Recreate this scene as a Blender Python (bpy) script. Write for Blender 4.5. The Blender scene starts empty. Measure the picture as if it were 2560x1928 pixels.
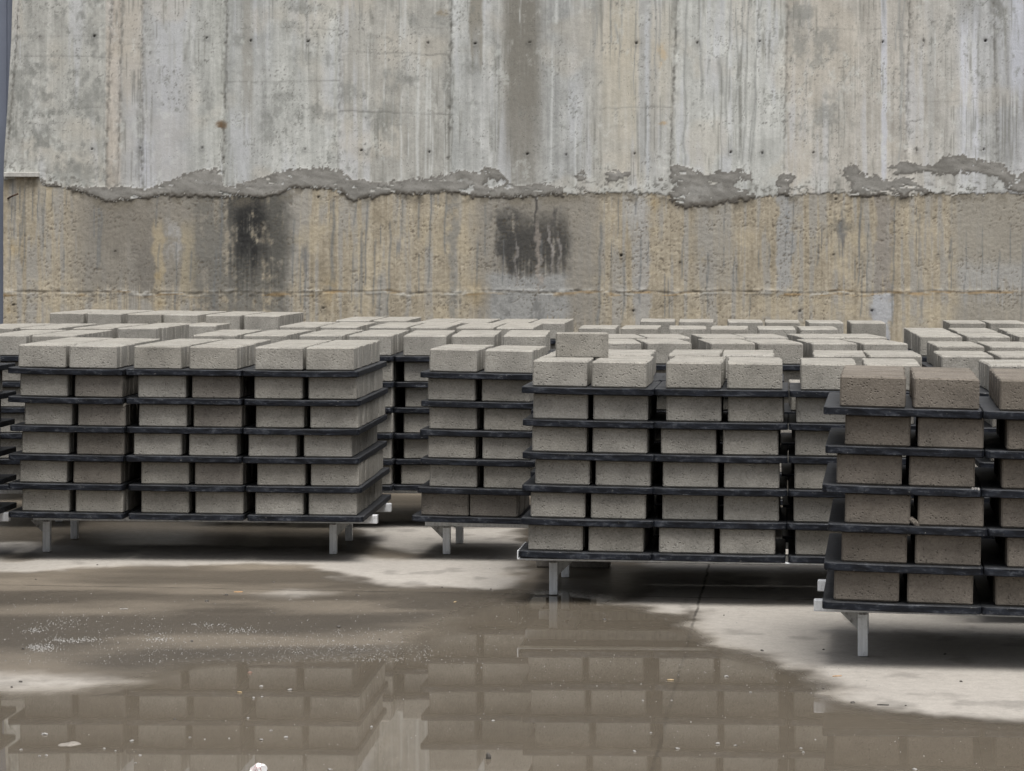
import bpy, bmesh, math, random
import numpy as np
from mathutils import Matrix, Vector

# ------------------------------------------------------------------ scene, camera, light
S = bpy.context.scene
COL = S.collection
F, CX, HZ, CAMZ = 6600.0, 1280.0, 630.0, 1.285        # focal length, centre and horizon of the photograph (2560 px wide)
WALL_Y = 17.5

cam = bpy.data.cameras.new('camera')
camo = bpy.data.objects.new('camera', cam)
COL.objects.link(camo)
camo.location = (0, 0, CAMZ)
camo.rotation_euler = (math.radians(90), 0, 0)
cam.sensor_fit = 'HORIZONTAL'
cam.sensor_width = 36.0
cam.lens = F / 2560.0 * 36.0
cam.shift_y = -(964.0 - HZ) / 2560.0
cam.clip_start, cam.clip_end = 0.1, 500
S.camera = camo

SUN_EL, SUN_AZ = 70.0, 160.0          # azimuth clockwise from +Y: behind the camera, to its right
w = bpy.data.worlds.new('World')
S.world = w
w.use_nodes = True
nt = w.node_tree
nt.nodes.clear()
sky = nt.nodes.new('ShaderNodeTexSky')
sky.sky_type = 'NISHITA'
sky.sun_disc = False
sky.sun_elevation = math.radians(SUN_EL)
sky.sun_rotation = math.radians(SUN_AZ)
sky.air_density, sky.dust_density, sky.ozone_density = 1.0, 6.0, 1.0
hsv = nt.nodes.new('ShaderNodeHueSaturation')
hsv.inputs['Saturation'].default_value = 0.28
bg = nt.nodes.new('ShaderNodeBackground')
bg.inputs['Strength'].default_value = 0.07
out = nt.nodes.new('ShaderNodeOutputWorld')
nt.links.new(sky.outputs[0], hsv.inputs['Color'])
nt.links.new(hsv.outputs[0], bg.inputs['Color'])
nt.links.new(bg.outputs[0], out.inputs[0])

sl = bpy.data.lights.new('sun', 'SUN')
sl.energy = 1.5
sl.angle = math.radians(38)
sl.color = (1.0, 0.985, 0.955)
so = bpy.data.objects.new('sun', sl)
COL.objects.link(so)
e, a = math.radians(SUN_EL), math.radians(SUN_AZ)
to_sun = Vector((math.sin(a) * math.cos(e), math.cos(a) * math.cos(e), math.sin(e)))
so.rotation_euler = to_sun.to_track_quat('Z', 'Y').to_euler()

S.view_settings.view_transform = 'Standard'
S.view_settings.look = 'None'
S.view_settings.exposure = 1.10
S.view_settings.gamma = 1.0
S.render.engine = 'CYCLES'
S.cycles.max_bounces = 6
S.cycles.diffuse_bounces = 3
S.cycles.use_denoising = True

rnd = random.Random(11)

# ------------------------------------------------------------------ helpers
def tag(o, label=None, cat=None, group=None, kind=None):
    if label: o['label'] = label
    if cat: o['category'] = cat
    if group: o['group'] = group
    if kind: o['kind'] = kind
    return o

def obj(name, me, parent=None, mw=None):
    o = bpy.data.objects.new(name, me)
    COL.objects.link(o)
    if parent: o.parent = parent
    if mw is not None: o.matrix_world = mw
    return o

def bm_mesh(name, bm, mat):
    me = bpy.data.meshes.new(name)
    bm.to_mesh(me)
    bm.free()
    if mat: me.materials.append(mat)
    return me

def box_bm(x0, x1, y0, y1, z0, z1, bevel=0.0, segs=1, bm=None):
    b = bmesh.new()
    bmesh.ops.create_cube(b, size=1)
    for v in b.verts:
        v.co = Vector(((x0 + x1) / 2 + v.co.x * (x1 - x0), (y0 + y1) / 2 + v.co.y * (y1 - y0), (z0 + z1) / 2 + v.co.z * (z1 - z0)))
    if bevel:
        bmesh.ops.bevel(b, geom=b.edges[:], offset=bevel, segments=segs, affect='EDGES', profile=0.5)
    if bm is None: return b
    tmp = bpy.data.meshes.new('t')
    b.to_mesh(tmp); b.free()
    bm.from_mesh(tmp)
    bpy.data.meshes.remove(tmp)
    return bm

def s2l(c):
    c = np.asarray(c, float) / 255.0
    return np.where(c <= 0.04045, c / 12.92, ((c + 0.055) / 1.055) ** 2.4)

# value noise / fbm over numpy arrays
def vnoise(x, y, seed):
    xi, yi = np.floor(x).astype(np.int64), np.floor(y).astype(np.int64)
    fx, fy = x - xi, y - yi
    fx, fy = fx * fx * (3 - 2 * fx), fy * fy * (3 - 2 * fy)
    def h(i, j):
        n = (i * 374761393 + j * 668265263 + seed * 2147483647) & 0xffffffff
        n = ((n ^ (n >> 13)) * 1274126177) & 0xffffffff
        n = ((n ^ (n >> 16)) * 2246822519) & 0xffffffff
        return ((n ^ (n >> 15)) & 0xffff) / 65535.0
    a_, b_ = h(xi, yi), h(xi + 1, yi)
    c_, d_ = h(xi, yi + 1), h(xi + 1, yi + 1)
    return (a_ * (1 - fx) + b_ * fx) * (1 - fy) + (c_ * (1 - fx) + d_ * fx) * fy

def fbm(x, y, seed, octv=4, gain=0.5):
    s, amp, tot = 0, 1.0, 0
    for o in range(octv):
        s = s + amp * vnoise(x * 2 ** o + 17.3 * o, y * 2 ** o - 9.1 * o, seed + o)
        tot += amp
        amp *= gain
    return s / tot

def sst(a_, b_, x):
    t = np.clip((x - a_) / (b_ - a_), 0, 1)
    return t * t * (3 - 2 * t)

def poly_dist(px, py, pts):
    """signed distance (negative inside) from points to a closed polygon"""
    n = len(pts)
    d = np.full(px.shape, 1e9)
    ins = np.zeros(px.shape, bool)
    for i in range(n):
        (x0, y0), (x1, y1) = pts[i], pts[(i + 1) % n]
        ex, ey = x1 - x0, y1 - y0
        t = np.clip(((px - x0) * ex + (py - y0) * ey) / max(ex * ex + ey * ey, 1e-9), 0, 1)
        d = np.minimum(d, np.hypot(px - x0 - t * ex, py - y0 - t * ey))
        if y0 != y1:
            c = ((y0 > py) != (y1 > py)) & (px < ex * (py - y0) / (y1 - y0) + x0)
            ins ^= c
    return np.where(ins, -d, d)

# ------------------------------------------------------------------ materials
def new_mat(name):
    m = bpy.data.materials.new(name)
    m.use_nodes = True
    t = m.node_tree
    t.nodes.clear()
    o = t.nodes.new('ShaderNodeOutputMaterial')
    p = t.nodes.new('ShaderNodeBsdfPrincipled')
    t.links.new(p.outputs[0], o.inputs[0])
    return m, t, p

def N(t, kind, **kw):
    n = t.nodes.new(kind)
    for k, v in kw.items():
        if k in n.inputs: n.inputs[k].default_value = v
        else: setattr(n, k, v)
    return n

def noise(t, vec, scale, detail=4, rough=0.55):
    n = N(t, 'ShaderNodeTexNoise')
    n.inputs['Scale'].default_value = scale
    n.inputs['Detail'].default_value = detail
    n.inputs['Roughness'].default_value = rough
    t.links.new(vec, n.inputs['Vector'])
    return n.outputs['Fac']

def ramp(t, fac, stops):
    r = N(t, 'ShaderNodeValToRGB')
    el = r.color_ramp.elements
    while len(el) < len(stops): el.new(0.5)
    for q, (p, c) in zip(el, stops):
        q.position = p
        q.color = (*c, 1) if not isinstance(c, (int, float)) else (c, c, c, 1)
    t.links.new(fac, r.inputs[0])
    return r.outputs[0]

def mixc(t, fac, a_, b_, mode='MIX'):
    n = N(t, 'ShaderNodeMix', data_type='RGBA', blend_type=mode)
    for sock, v in ((n.inputs[0], fac), (n.inputs[6], a_), (n.inputs[7], b_)):
        if hasattr(v, 'is_output') or isinstance(v, bpy.types.NodeSocket): t.links.new(v, sock)
        elif isinstance(v, (int, float)): sock.default_value = v
        else: sock.default_value = (*v, 1)
    return n.outputs[2]

def math_(t, op, a_, b_=None, c_=None):
    n = N(t, 'ShaderNodeMath', operation=op)
    for i, v in enumerate((a_, b_, c_)):
        if v is None: continue
        if isinstance(v, (int, float)): n.inputs[i].default_value = v
        else: t.links.new(v, n.inputs[i])
    return n.outputs[0]

def bump(t, p, height, strength, dist=0.01):
    b = N(t, 'ShaderNodeBump')
    b.inputs['Strength'].default_value = strength
    b.inputs['Distance'].default_value = dist
    t.links.new(height, b.inputs['Height'])
    t.links.new(b.outputs[0], p.inputs['Normal'])

def slab_mat(name, base, speck, dark):
    """porous cement: grains, pits, damp clouds; the object's own random value shifts the tone"""
    m, t, p = new_mat(name)
    tc = N(t, 'ShaderNodeTexCoord').outputs['Object']
    oi = N(t, 'ShaderNodeObjectInfo')
    geo = N(t, 'ShaderNodeNewGeometry')
    off = N(t, 'ShaderNodeVectorMath', operation='ADD')
    sc = N(t, 'ShaderNodeVectorMath', operation='SCALE')
    sc.inputs[0].default_value = (7.1, 3.7, 5.3)
    t.links.new(math_(t, 'MULTIPLY', math_(t, 'ADD', oi.outputs['Random'], geo.outputs['Random Per Island']), 10.0), sc.inputs['Scale'])
    t.links.new(tc, off.inputs[0]); t.links.new(sc.outputs[0], off.inputs[1])
    v = off.outputs[0]
    grain = noise(t, v, 150, 5, 0.8)
    cloud = noise(t, v, 9, 4, 0.6)
    pits = N(t, 'ShaderNodeTexVoronoi'); pits.inputs['Scale'].default_value = 105
    t.links.new(v, pits.inputs['Vector'])
    pit = ramp(t, pits.outputs['Distance'], [(0.12, 0.0), (0.38, 1.0)])
    rare = ramp(t, noise(t, v, 45, 3, 0.6), [(0.46, 1.0), (0.56, 0.0)])
    pit = math_(t, 'MAXIMUM', pit, rare)
    col = mixc(t, ramp(t, grain, [(0.32, 0.0), (0.68, 1.0)]), dark, speck)
    col = mixc(t, 0.55, base, col)
    tone = ramp(t, cloud, [(0.28, 0.72), (0.72, 1.14)])
    col = mixc(t, 1.0, col, tone, 'MULTIPLY')
    var = ramp(t, oi.outputs['Random'], [(0.0, (0.87, 0.86, 0.84)), (0.5, (0.97, 0.965, 0.955)), (1.0, (1.03, 1.03, 1.03))])
    col = mixc(t, 1.0, col, var, 'MULTIPLY')
    col = mixc(t, ramp(t, pit, [(0.0, 0.6), (0.6, 0.0)]), col, tuple(0.25 * x for x in base))
    t.links.new(col, p.inputs['Base Color'])
    p.inputs['Roughness'].default_value = 0.92
    p.inputs['Specular IOR Level'].default_value = 0.25
    h = math_(t, 'ADD', math_(t, 'MULTIPLY', grain, 0.7), math_(t, 'MULTIPLY', pit, 0.6))
    bump(t, p, h, 0.8, 0.005)
    return m

M_SLAB = slab_mat('porous_grey_cement', (0.322, 0.306, 0.274), (0.48, 0.462, 0.42), (0.158, 0.147, 0.128))
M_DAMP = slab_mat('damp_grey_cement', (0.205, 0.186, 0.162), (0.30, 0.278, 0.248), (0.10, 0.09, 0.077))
M_BROWN = slab_mat('damp_brown_cement', (0.185, 0.162, 0.137), (0.285, 0.253, 0.217), (0.096, 0.084, 0.070))

def board_mat():
    m, t, p = new_mat('scuffed_black_board')
    tc = N(t, 'ShaderNodeTexCoord').outputs['Object']
    oi = N(t, 'ShaderNodeObjectInfo')
    off = N(t, 'ShaderNodeVectorMath', operation='ADD')
    sc = N(t, 'ShaderNodeVectorMath', operation='SCALE')
    sc.inputs[0].default_value = (9.1, 4.7, 2.3)
    t.links.new(math_(t, 'MULTIPLY', oi.outputs['Random'], 20.0), sc.inputs['Scale'])
    t.links.new(tc, off.inputs[0]); t.links.new(sc.outputs[0], off.inputs[1])
    v = off.outputs[0]
    st = N(t, 'ShaderNodeMapping'); st.inputs['Scale'].default_value = (14, 60, 60)
    t.links.new(v, st.inputs['Vector'])
    n1 = noise(t, st.outputs[0], 1.0, 5, 0.65)
    n2 = noise(t, v, 60, 4, 0.7)
    col = mixc(t, ramp(t, n1, [(0.40, 0.0), (0.72, 1.0)]), (0.0042, 0.0050, 0.0074), (0.019, 0.023, 0.033))
    scuff = ramp(t, math_(t, 'MULTIPLY', n1, n2), [(0.28, 0.0), (0.40, 1.0)])
    col = mixc(t, math_(t, 'MULTIPLY', scuff, 0.36), col, (0.13, 0.137, 0.15))
    spl = ramp(t, noise(t, v, 85, 5, 0.8), [(0.63, 0.0), (0.70, 1.0)])
    col = mixc(t, math_(t, 'MULTIPLY', spl, 0.75), col, (0.30, 0.29, 0.27))
    # cement dust lies on upward faces
    geo = N(t, 'ShaderNodeNewGeometry')
    sp = N(t, 'ShaderNodeSeparateXYZ'); t.links.new(geo.outputs['Normal'], sp.inputs[0])
    dust = math_(t, 'MULTIPLY', ramp(t, sp.outputs['Z'], [(0.6, 0.0), (0.95, 1.0)]), ramp(t, noise(t, v, 22, 4, 0.65), [(0.25, 0.18), (0.75, 0.62)]))
    col = mixc(t, dust, col, (0.072, 0.073, 0.074))
    t.links.new(col, p.inputs['Base Color'])
    p.inputs['Roughness'].default_value = 0.5
    p.inputs['Specular IOR Level'].default_value = 0.22
    bump(t, p, math_(t, 'ADD', n1, n2), 0.35, 0.004)
    return m
M_BOARD = board_mat()

def steel_mat(name, base, rust):
    m, t, p = new_mat(name)
    tc = N(t, 'ShaderNodeTexCoord').outputs['Object']
    st = N(t, 'ShaderNodeMapping'); st.inputs['Scale'].default_value = (90, 90, 9)
    t.links.new(tc, st.inputs['Vector'])
    n1 = noise(t, st.outputs[0], 1.0, 4, 0.6)
    n2 = noise(t, tc, 38, 5, 0.7)
    col = mixc(t, ramp(t, n1, [(0.3, 0.0), (0.7, 1.0)]), tuple(0.74 * x for x in base), base)
    col = mixc(t, ramp(t, n2, [(0.52, 0.0), (0.68, rust)]), col, (0.09, 0.082, 0.075))
    t.links.new(col, p.inputs['Base Color'])
    p.inputs['Metallic'].default_value = 0.15
    t.links.new(ramp(t, n2, [(0.3, 0.30), (0.7, 0.5)]), p.inputs['Roughness'])
    bump(t, p, n2, 0.15, 0.002)
    return m
M_STEEL = steel_mat('galvanised_steel', (0.86, 0.88, 0.90), 0.30)
M_WELD = steel_mat('welded_steel_plate', (0.42, 0.42, 0.41), 0.95)

def attr_mat(name, rough, fine_scale, fine_amt, bump_s, bump_d, spec=0.25):
    m, t, p = new_mat(name)
    at = N(t, 'ShaderNodeAttribute'); at.attribute_name = 'paint'
    tc = N(t, 'ShaderNodeTexCoord').outputs['Object']
    n1 = noise(t, tc, fine_scale, 6, 0.72)
    n2 = noise(t, tc, fine_scale * 3.1, 3, 0.6)
    f = ramp(t, math_(t, 'ADD', math_(t, 'MULTIPLY', n1, 0.6), math_(t, 'MULTIPLY', n2, 0.4)), [(0.30, 1 - fine_amt), (0.70, 1 + fine_amt * 0.8)])
    col = mixc(t, 1.0, at.outputs['Color'], f, 'MULTIPLY')
    pin = N(t, 'ShaderNodeTexVoronoi'); pin.inputs['Scale'].default_value = 42
    t.links.new(tc, pin.inputs['Vector'])
    ph = math_(t, 'MULTIPLY', ramp(t, pin.outputs['Distance'], [(0.10, 1.0), (0.20, 0.0)]), ramp(t, noise(t, tc, 5.5, 4, 0.6), [(0.48, 0.0), (0.62, 1.0)]))
    col = mixc(t, math_(t, 'MULTIPLY', ph, 0.45), col, (0.06, 0.055, 0.048))
    t.links.new(col, p.inputs['Base Color'])
    p.inputs['Roughness'].default_value = rough
    p.inputs['Specular IOR Level'].default_value = spec
    bump(t, p, math_(t, 'SUBTRACT', math_(t, 'ADD', n1, math_(t, 'MULTIPLY', n2, 0.5)), ph), bump_s, bump_d)
    return m

# ------------------------------------------------------------------ the concrete wall: a relief grid, painted with its stains
M_UPPER = attr_mat('weathered_formwork_concrete', 0.9, 34, 0.10, 0.25, 0.006)
M_LOWER = attr_mat('rough_old_concrete', 0.95, 40, 0.17, 0.30, 0.008)
M_MORTAR = attr_mat('trowelled_mortar', 0.92, 46, 0.13, 0.25, 0.006)

def interp(x, pts):
    xs, ys = zip(*pts)
    return np.interp(x, xs, ys)

SEAM = [(0, 444), (98, 444), (104, 466), (190, 478), (240, 497), (285, 507), (340, 500), (400, 494), (430, 488), (500, 490), (555, 495),
        (640, 494), (700, 487), (716, 478), (745, 468), (800, 472), (850, 480), (868, 488), (885, 504), (905, 494), (985, 486), (1040, 487), (1110, 482),
        (1160, 485), (1210, 494), (1280, 495), (1340, 494), (1405, 487), (1480, 483), (1600, 484), (1672, 486), (1690, 503), (1720, 511),
        (1770, 510), (1830, 506), (1880, 495), (1940, 491), (2000, 487), (2100, 483), (2160, 491), (2260, 489), (2330, 486), (2450, 485), (2560, 483), (2800, 484)]
MTOP = [(0, 600), (98, 600), (104, 446), (130, 452), (160, 462), (230, 468), (290, 470), (330, 468), (360, 470), (400, 458), (430, 445), (470, 432), (500, 422),
        (540, 425), (553, 428), (558, 468), (590, 460), (640, 446), (690, 430), (740, 418), (820, 415), (850, 427), (880, 449), (960, 455), (1010, 452), (1080, 447),
        (1120, 437), (1160, 420), (1180, 430), (1215, 422), (1245, 419), (1262, 440), (1275, 458), (1310, 462), (1360, 461), (1405, 463), (1412, 490), (1420, 600), (2800, 600)]
PATCH = [
    [(1442, 434), (1455, 431), (1464, 438), (1460, 449), (1446, 449)],
    [(1508, 432), (1525, 425), (1552, 423), (1572, 430), (1582, 440), (1570, 447), (1548, 447), (1545, 458), (1520, 456)],
    [(1645, 449), (1655, 445), (1663, 451), (1655, 457)],
    [(1675, 440), (1680, 420), (1700, 413), (1730, 420), (1745, 430), (1770, 440), (1790, 428), (1850, 422), (1880, 430), (1882, 455), (1850, 450), (1838, 463), (1870, 478), (1890, 490), (1860, 502), (1770, 516), (1700, 516), (1680, 500), (1672, 480), (1700, 465), (1696, 455), (1680, 455)],
    [(1963, 432), (1980, 430), (1992, 445), (1975, 460), (1970, 490), (1943, 492), (1945, 455)],
    [(2100, 425), (2125, 410), (2145, 415), (2150, 432), (2190, 440), (2210, 445), (2260, 443), (2290, 447), (2300, 465), (2338, 478), (2330, 488), (2285, 478), (2262, 493), (2220, 476), (2205, 493), (2160, 495), (2125, 485), (2130, 455), (2105, 440)],
    [(2215, 420), (2250, 405), (2300, 408), (2330, 412), (2350, 395), (2400, 391), (2430, 395), (2470, 405), (2510, 408), (2520, 430), (2545, 440), (2560, 425), (2620, 430), (2620, 475), (2515, 478), (2510, 455), (2480, 440), (2430, 432), (2370, 440), (2330, 432), (2240, 437)],
]
HOLES = [(98, 93), (236, 90), (355, 95), (517, 95), (627, 102), (770, 104), (918, 106), (1070, 107), (1188, 109), (1324, 107), (1430, 107), (1591, 108), (1743, 107), (1899, 103), (2034, 101), (2207, 105), (2308, 102), (2464, 102),
         (79, 373), (230, 373), (350, 371), (505, 370), (643, 373), (762, 374), (903, 376), (1073, 380), (1165, 382), (1318, 385), (1415, 387), (1586, 384), (1732, 385), (1827, 381), (1905, 383), (2034, 381), (2202, 377), (2292, 375), (2460, 374),
         (2090, 498), (2359, 498), (2084, 638), (2345, 638), (1583, 777), (1197, 772), (808, 770), (33, 762), (2180, 777), (1550, 496), (1553, 639), (2000, 778), (288, 628), (1044, 636), (1700, 657), (796, 493), (1046, 496)]

def build_wall():
    st = 2.9
    pxs = np.arange(9, 2640, st)
    pys = np.concatenate([np.arange(-330, -6, 18.0), np.arange(-4, 830, st), np.arange(848, 1120, 24.0)])
    X, Y = np.meshgrid(pxs, pys)
    nr, nc = X.shape
    def cl(c): return np.broadcast_to(np.array(c, float), X.shape + (3,)).copy()
    def blend(C, c, m): return C * (1 - m[..., None]) + np.array(c, float) * m[..., None]
    wob = (fbm(X / 26, Y / 26, 3, 5) - 0.5)
    wob2 = (fbm(X / 7, Y / 7, 8, 3) - 0.5)
    # --- masks
    seam = interp(X[0], SEAM)[None, :]
    jag = wob * 24 + wob2 * 20 + (fbm(X / 3.2, Y / 3.2, 9, 2) - 0.5) * 9
    low = (Y + jag * 0.55 > seam)
    md = np.maximum(interp(X[0], MTOP)[None, :] - Y, Y - seam) + jag * 0.8
    for pts in PATCH:
        md = np.minimum(md, poly_dist(X, Y, pts) + jag * 0.7)
    md = np.where(md > -30, np.maximum(md, (sst(0.66, 0.74, fbm(X / 24, Y / 9, 11, 5)) * 14 - 10)), md)     # thin flakes let the old face through
    # hole in the mortar bead
    md = np.maximum(md, -(poly_dist(X, Y, [(1210, 462), (1222, 447), (1240, 450), (1262, 444), (1262, 462), (1240, 472)]) + jag * 0.7))
    mort = md < 0
    low &= ~mort
    # --- streak fields
    s_f = fbm(X / 3.2, Y / 160, 21, 3)            # hairline vertical streaks
    s_m = fbm(X / 12, Y / 240, 22, 4)
    s_w = fbm(X / 48, Y / 420, 23, 3)
    mot = fbm(X / 60, Y / 60, 31, 5, 0.6)
    mot2 = fbm(X / 22, Y / 30, 33, 5, 0.65)
    fin = fbm(X / 5, Y / 5, 35, 3, 0.7)
    # --- upper section
    xs = [0, 262, 268, 300, 305, 355, 470, 560, 566, 640, 700, 846, 855, 1120, 1130, 1178, 1206, 1240, 1280, 1330, 1372, 1440, 1510, 1595, 1632, 1678, 1690, 1960, 1970, 2200, 2262, 2275, 2385, 2405, 2465, 2480, 2560, 2700]
    cs = [(160, 160, 155), (163, 163, 157), (176, 166, 154), (176, 167, 156), (162, 160, 153), (160, 161, 161), (158, 160, 158), (166, 168, 162), (153, 155, 152), (156, 158, 157), (168, 170, 166), (172, 174, 170), (164, 162, 155), (160, 159, 153), (168, 171, 170), (168, 170, 168), (172, 174, 173), (160, 161, 158), (140, 138, 132), (142, 140, 134), (150, 152, 151), (156, 158, 157), (172, 169, 160), (174, 170, 158), (163, 164, 162), (172, 172, 167), (178, 180, 176), (180, 182, 178), (172, 167, 158), (174, 169, 160), (172, 167, 159), (174, 169, 160), (170, 168, 163), (178, 180, 183), (172, 174, 176), (146, 147, 145), (158, 160, 164), (150, 150, 150)]
    up = np.stack([np.interp(X, xs, [c[k] for c in cs]) for k in range(3)], -1)
    up += ((s_f - 0.5) * 34 + (s_m - 0.5) * 44 + (s_w - 0.5) * 16 + (mot - 0.5) * 34 + (mot2 - 0.5) * 30 + (fin - 0.5) * 26)[..., None]
    up = up * 0.62 + 0.38 * (up.mean(-1, keepdims=True) * 0.4 + 0.6 * 165.0) * np.array([1.005, 1.0, 0.972])
    # bluish cement milk and warm rust clouds
    up = blend(up, (172, 174, 178), 0.5 * sst(0.50, 0.66, s_w) * sst(0.42, 0.6, s_m))
    up = blend(up, (178, 170, 156), 0.32 * sst(0.56, 0.72, fbm(X / 110, Y / 120, 41, 3)))
    def vband(x0, x1, y0, y1, c, amt, soft=5, fade=40, dens=None):
        nonlocal up
        dx = wob * 8
        m = sst(x0 - soft, x0 + soft, X + dx) * (1 - sst(x1 - soft, x1 + soft, X + dx)) * sst(y0 - fade, y0 + 1, Y) * (1 - sst(y1 - fade, y1 + fade, Y + (s_f - 0.5) * 120))
        if dens is not None: m = m * dens
        up = blend(up, c, amt * m)
    vband(302, 470, 180, 480, (167, 168, 171), 0.5, 24, 60)
    vband(305, 356, -400, 240, (170, 163, 152), 0.6)
    vband(345, 370, 370, 470, (185, 187, 194), 0.6, 6, 60)
    vband(560, 588, -400, 440, (140, 142, 139), 0.6, 4, 60, sst(0.4, 0.6, s_f))
    vband(606, 632, -400, 300, (140, 138, 131), 0.7, 5, 60, sst(0.35, 0.6, s_m))
    vband(632, 690, -400, 190, (146, 148, 147), 0.55, 8, 60, sst(0.4, 0.6, s_f))
    vband(1174, 1206, -400, 140, (128, 124, 114), 0.85, 4, 30)
    vband(1180, 1200, 100, 230, (146, 147, 145), 0.6, 8, 60)
    vband(1262, 1348, -400, 330, (108, 105, 97), 0.72, 14, 140, sst(0.30, 0.56, s_f * 0.5 + s_m * 0.3 + mot2 * 0.3))
    vband(1268, 1332, 240, 470, (122, 119, 112), 0.6, 12, 60, sst(0.40, 0.6, s_f))
    vband(1470, 1515, -400, 180, (126, 127, 124), 0.5, 8, 90, sst(0.42, 0.6, s_f))
    vband(1506, 1680, 40, 290, (184, 176, 158), 0.4, 26, 60)
    vband(1598, 1628, -400, 430, (156, 157, 156), 0.8, 3, 30)
    vband(1612, 1622, 60, 430, (182, 185, 188), 0.6, 3, 60)
    vband(1625, 1645, 180, 400, (160, 158, 152), 0.7, 4, 40)
    vband(2203, 2217, -400, 440, (184, 186, 192), 0.85, 2, 30)
    vband(2206, 2214, -400, 60, (146, 147, 148), 0.8, 2, 50)
    vband(2320, 2336, 40, 400, (160, 160, 157), 0.6, 4, 60)
    vband(2400, 2420, 60, 420, (190, 192, 198), 0.8, 4, 60, sst(0.3, 0.6, s_f))
    vband(2430, 2445, 40, 420, (188, 190, 196), 0.7, 4, 60)
    vband(2395, 2460, -400, 70, (140, 141, 140), 0.6, 14, 50)
    vband(2474, 2510, -400, 110, (112, 112, 108), 0.8, 10, 80, sst(0.3, 0.6, mot2))
    vband(2490, 2545, 260, 420, (120, 120, 116), 0.75, 8, 50, sst(0.42, 0.62, s_f))
    vband(2525, 2560, 0, 230, (180, 183, 192), 0.7, 10, 60)
    for x, y0, y1, wd in ((1005, 240, 455, 2.6), (1046, 110, 450, 3.4), (983, 262, 396, 1.6), (1068, 190, 446, 2.4), (1076, 190, 440, 1.8), (1082, 330, 446, 1.8), (1113, 240, 442, 1.5), (1119, 320, 446, 1.8), (962, 60, 300, 1.8), (921, 120, 290, 1.4), (1022, 250, 410, 1.2), (1000, -40, 120, 3), (1010, -40, 100, 4), (1135, -20, 120, 8), (1442, 300, 470, 2), (1380, 140, 430, 3), (2337, 90, 220, 1.4), (1390, -20, 60, 3), (1298, -30, 60, 1.2)):
        xx = X + (vnoise(X * 0 + x, Y / 45, 5) - 0.5) * 4 + (Y - 200) * 0.012
        m = np.exp(-((xx - x) / wd) ** 2) * sst(y0 - 50, y0 + 20, Y) * (1 - sst(y1 - 10, y1 + 6, Y))
        up = blend(up, (192, 194, 192), 0.66 * m)
    for x, y0, y1, wd, dr in ((1825, -60, 320, 2.2, -14), (1858, -60, 400, 2.4, -12), (1902, -60, 400, 2.0, -28), (1900, 160, 410, 2.6, -22), (1875, -60, 410, 2.2, -18), (1844, 20, 250, 2, -4), (1553, -60, 225, 1.4, -4), (1588, -40, 240, 1.6, -4), (1752, 120, 250, 4, 0), (1802, 150, 240, 6, 0), (1716, -60, 420, 3, -6), (1836, 240, 320, 1.6, 2), (1770, 150, 190, 2, 0), (1488, -60, 120, 2.5, 0), (1530, 10, 110, 2, 4), (1650, 0, 140, 2, -6), (1638, 0, 200, 2, -4), (2262, -60, 410, 1.8, -12), (2243, 60, 130, 2, 0), (2252, -60, 300, 3, -3), (1540, 60, 110, 3, 6), (888, -60, 60, 1.2, 10), (900, -60, 60, 1.2, 3), (474, 60, 120, 1.2, 0)):
        xx = X + (vnoise(X * 0 + x, Y / 50, 6) - 0.5) * 9 - dr * (Y / 400.0)
        m = np.exp(-((xx - x) / wd) ** 2) * sst(y0 - 20, y0 + 10, Y) * (1 - sst(y1 - 10, y1 + 6, Y))
        up = blend(up, (140, 141, 138), 0.8 * m)
    def spot(cx, cy, rx, ry, c, amt, thr=0.5, sc=1.0):
        nonlocal up
        d = np.hypot((X - cx) / rx, (Y - cy) / ry)
        m = sst(thr - 0.04, thr + 0.13, 0.55 * mot3 + 0.45 * mot2 + 0.22 * np.exp(-d * d)) * np.exp(-(d / 1.15) ** 4)
        up = blend(up, c, amt * m)
    mot3 = fbm(X / 13, Y / 20, 37, 6, 0.72)
    DK = (124, 125, 121)
    for sp in ((735, 62, 34, 20), (756, 150, 34, 26), (825, 150, 16, 28), (700, 255, 60, 60), (800, 280, 60, 26), (760, 20, 60, 20), (675, 330, 30, 60), (830, 395, 16, 20), (120, 165, 40, 16), (128, 308, 16, 10), (215, 250, 50, 90), (220, 70, 40, 70), (120, 340, 60, 40), (195, 430, 90, 50), (60, 260, 60, 140), (520, 250, 20, 60), (600, 100, 24, 20), (1000, 200, 60, 40), (960, 300, 70, 60), (1180, 258, 20, 8), (1190, 170, 40, 30), (1240, 130, 16, 50), (870, 230, 40, 30), (1120, 200, 14, 90), (2075, 290, 60, 60), (2035, 110, 70, 60), (2000, 30, 40, 40), (1100, 50, 30, 24), (1030, 40, 24, 24)):
        spot(*sp, DK, 0.60, 0.60)
    spot(553, 313, 13, 10, (96, 78, 60), 0.95, 0.5)
    spot(1105, 33, 16, 10, (132, 120, 100), 0.6, 0.55)
    spot(1655, 308, 12, 5, (168, 144, 112), 0.7, 0.5)
    spot(1655, 140, 12, 36, (184, 164, 134), 0.6, 0.55)
    # formwork joints
    H = np.zeros(X.shape)
    for x0, x1, y0, y1, k in ((279, 264, -400, 470, 0.8), (306, 294, -400, 470, 0.7), (356, 354, -400, 468, 0.7), (568, 556, -400, 490, 1.0), (851, 845, -400, 430, 0.6), (1130, 1119, -400, 420, 1.0), (1692, 1674, -400, 430, 0.85), (1970, 1957, -400, 430, 0.6), (2275, 2262, -400, 405, 0.7), (2484, 2494, -400, 420, 0.6), (36, 10, -400, 440, 0.9)):
        xl = x0 + (x1 - x0) * np.clip(Y, -50, 460) / 460.0 + (vnoise(X * 0 + x0, Y / 14, 9) - 0.5) * 3
        rag = 0.45 + 0.9 * vnoise(X * 0 + x0 * 1.7, Y / 30, 12)
        d = X - xl
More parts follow.
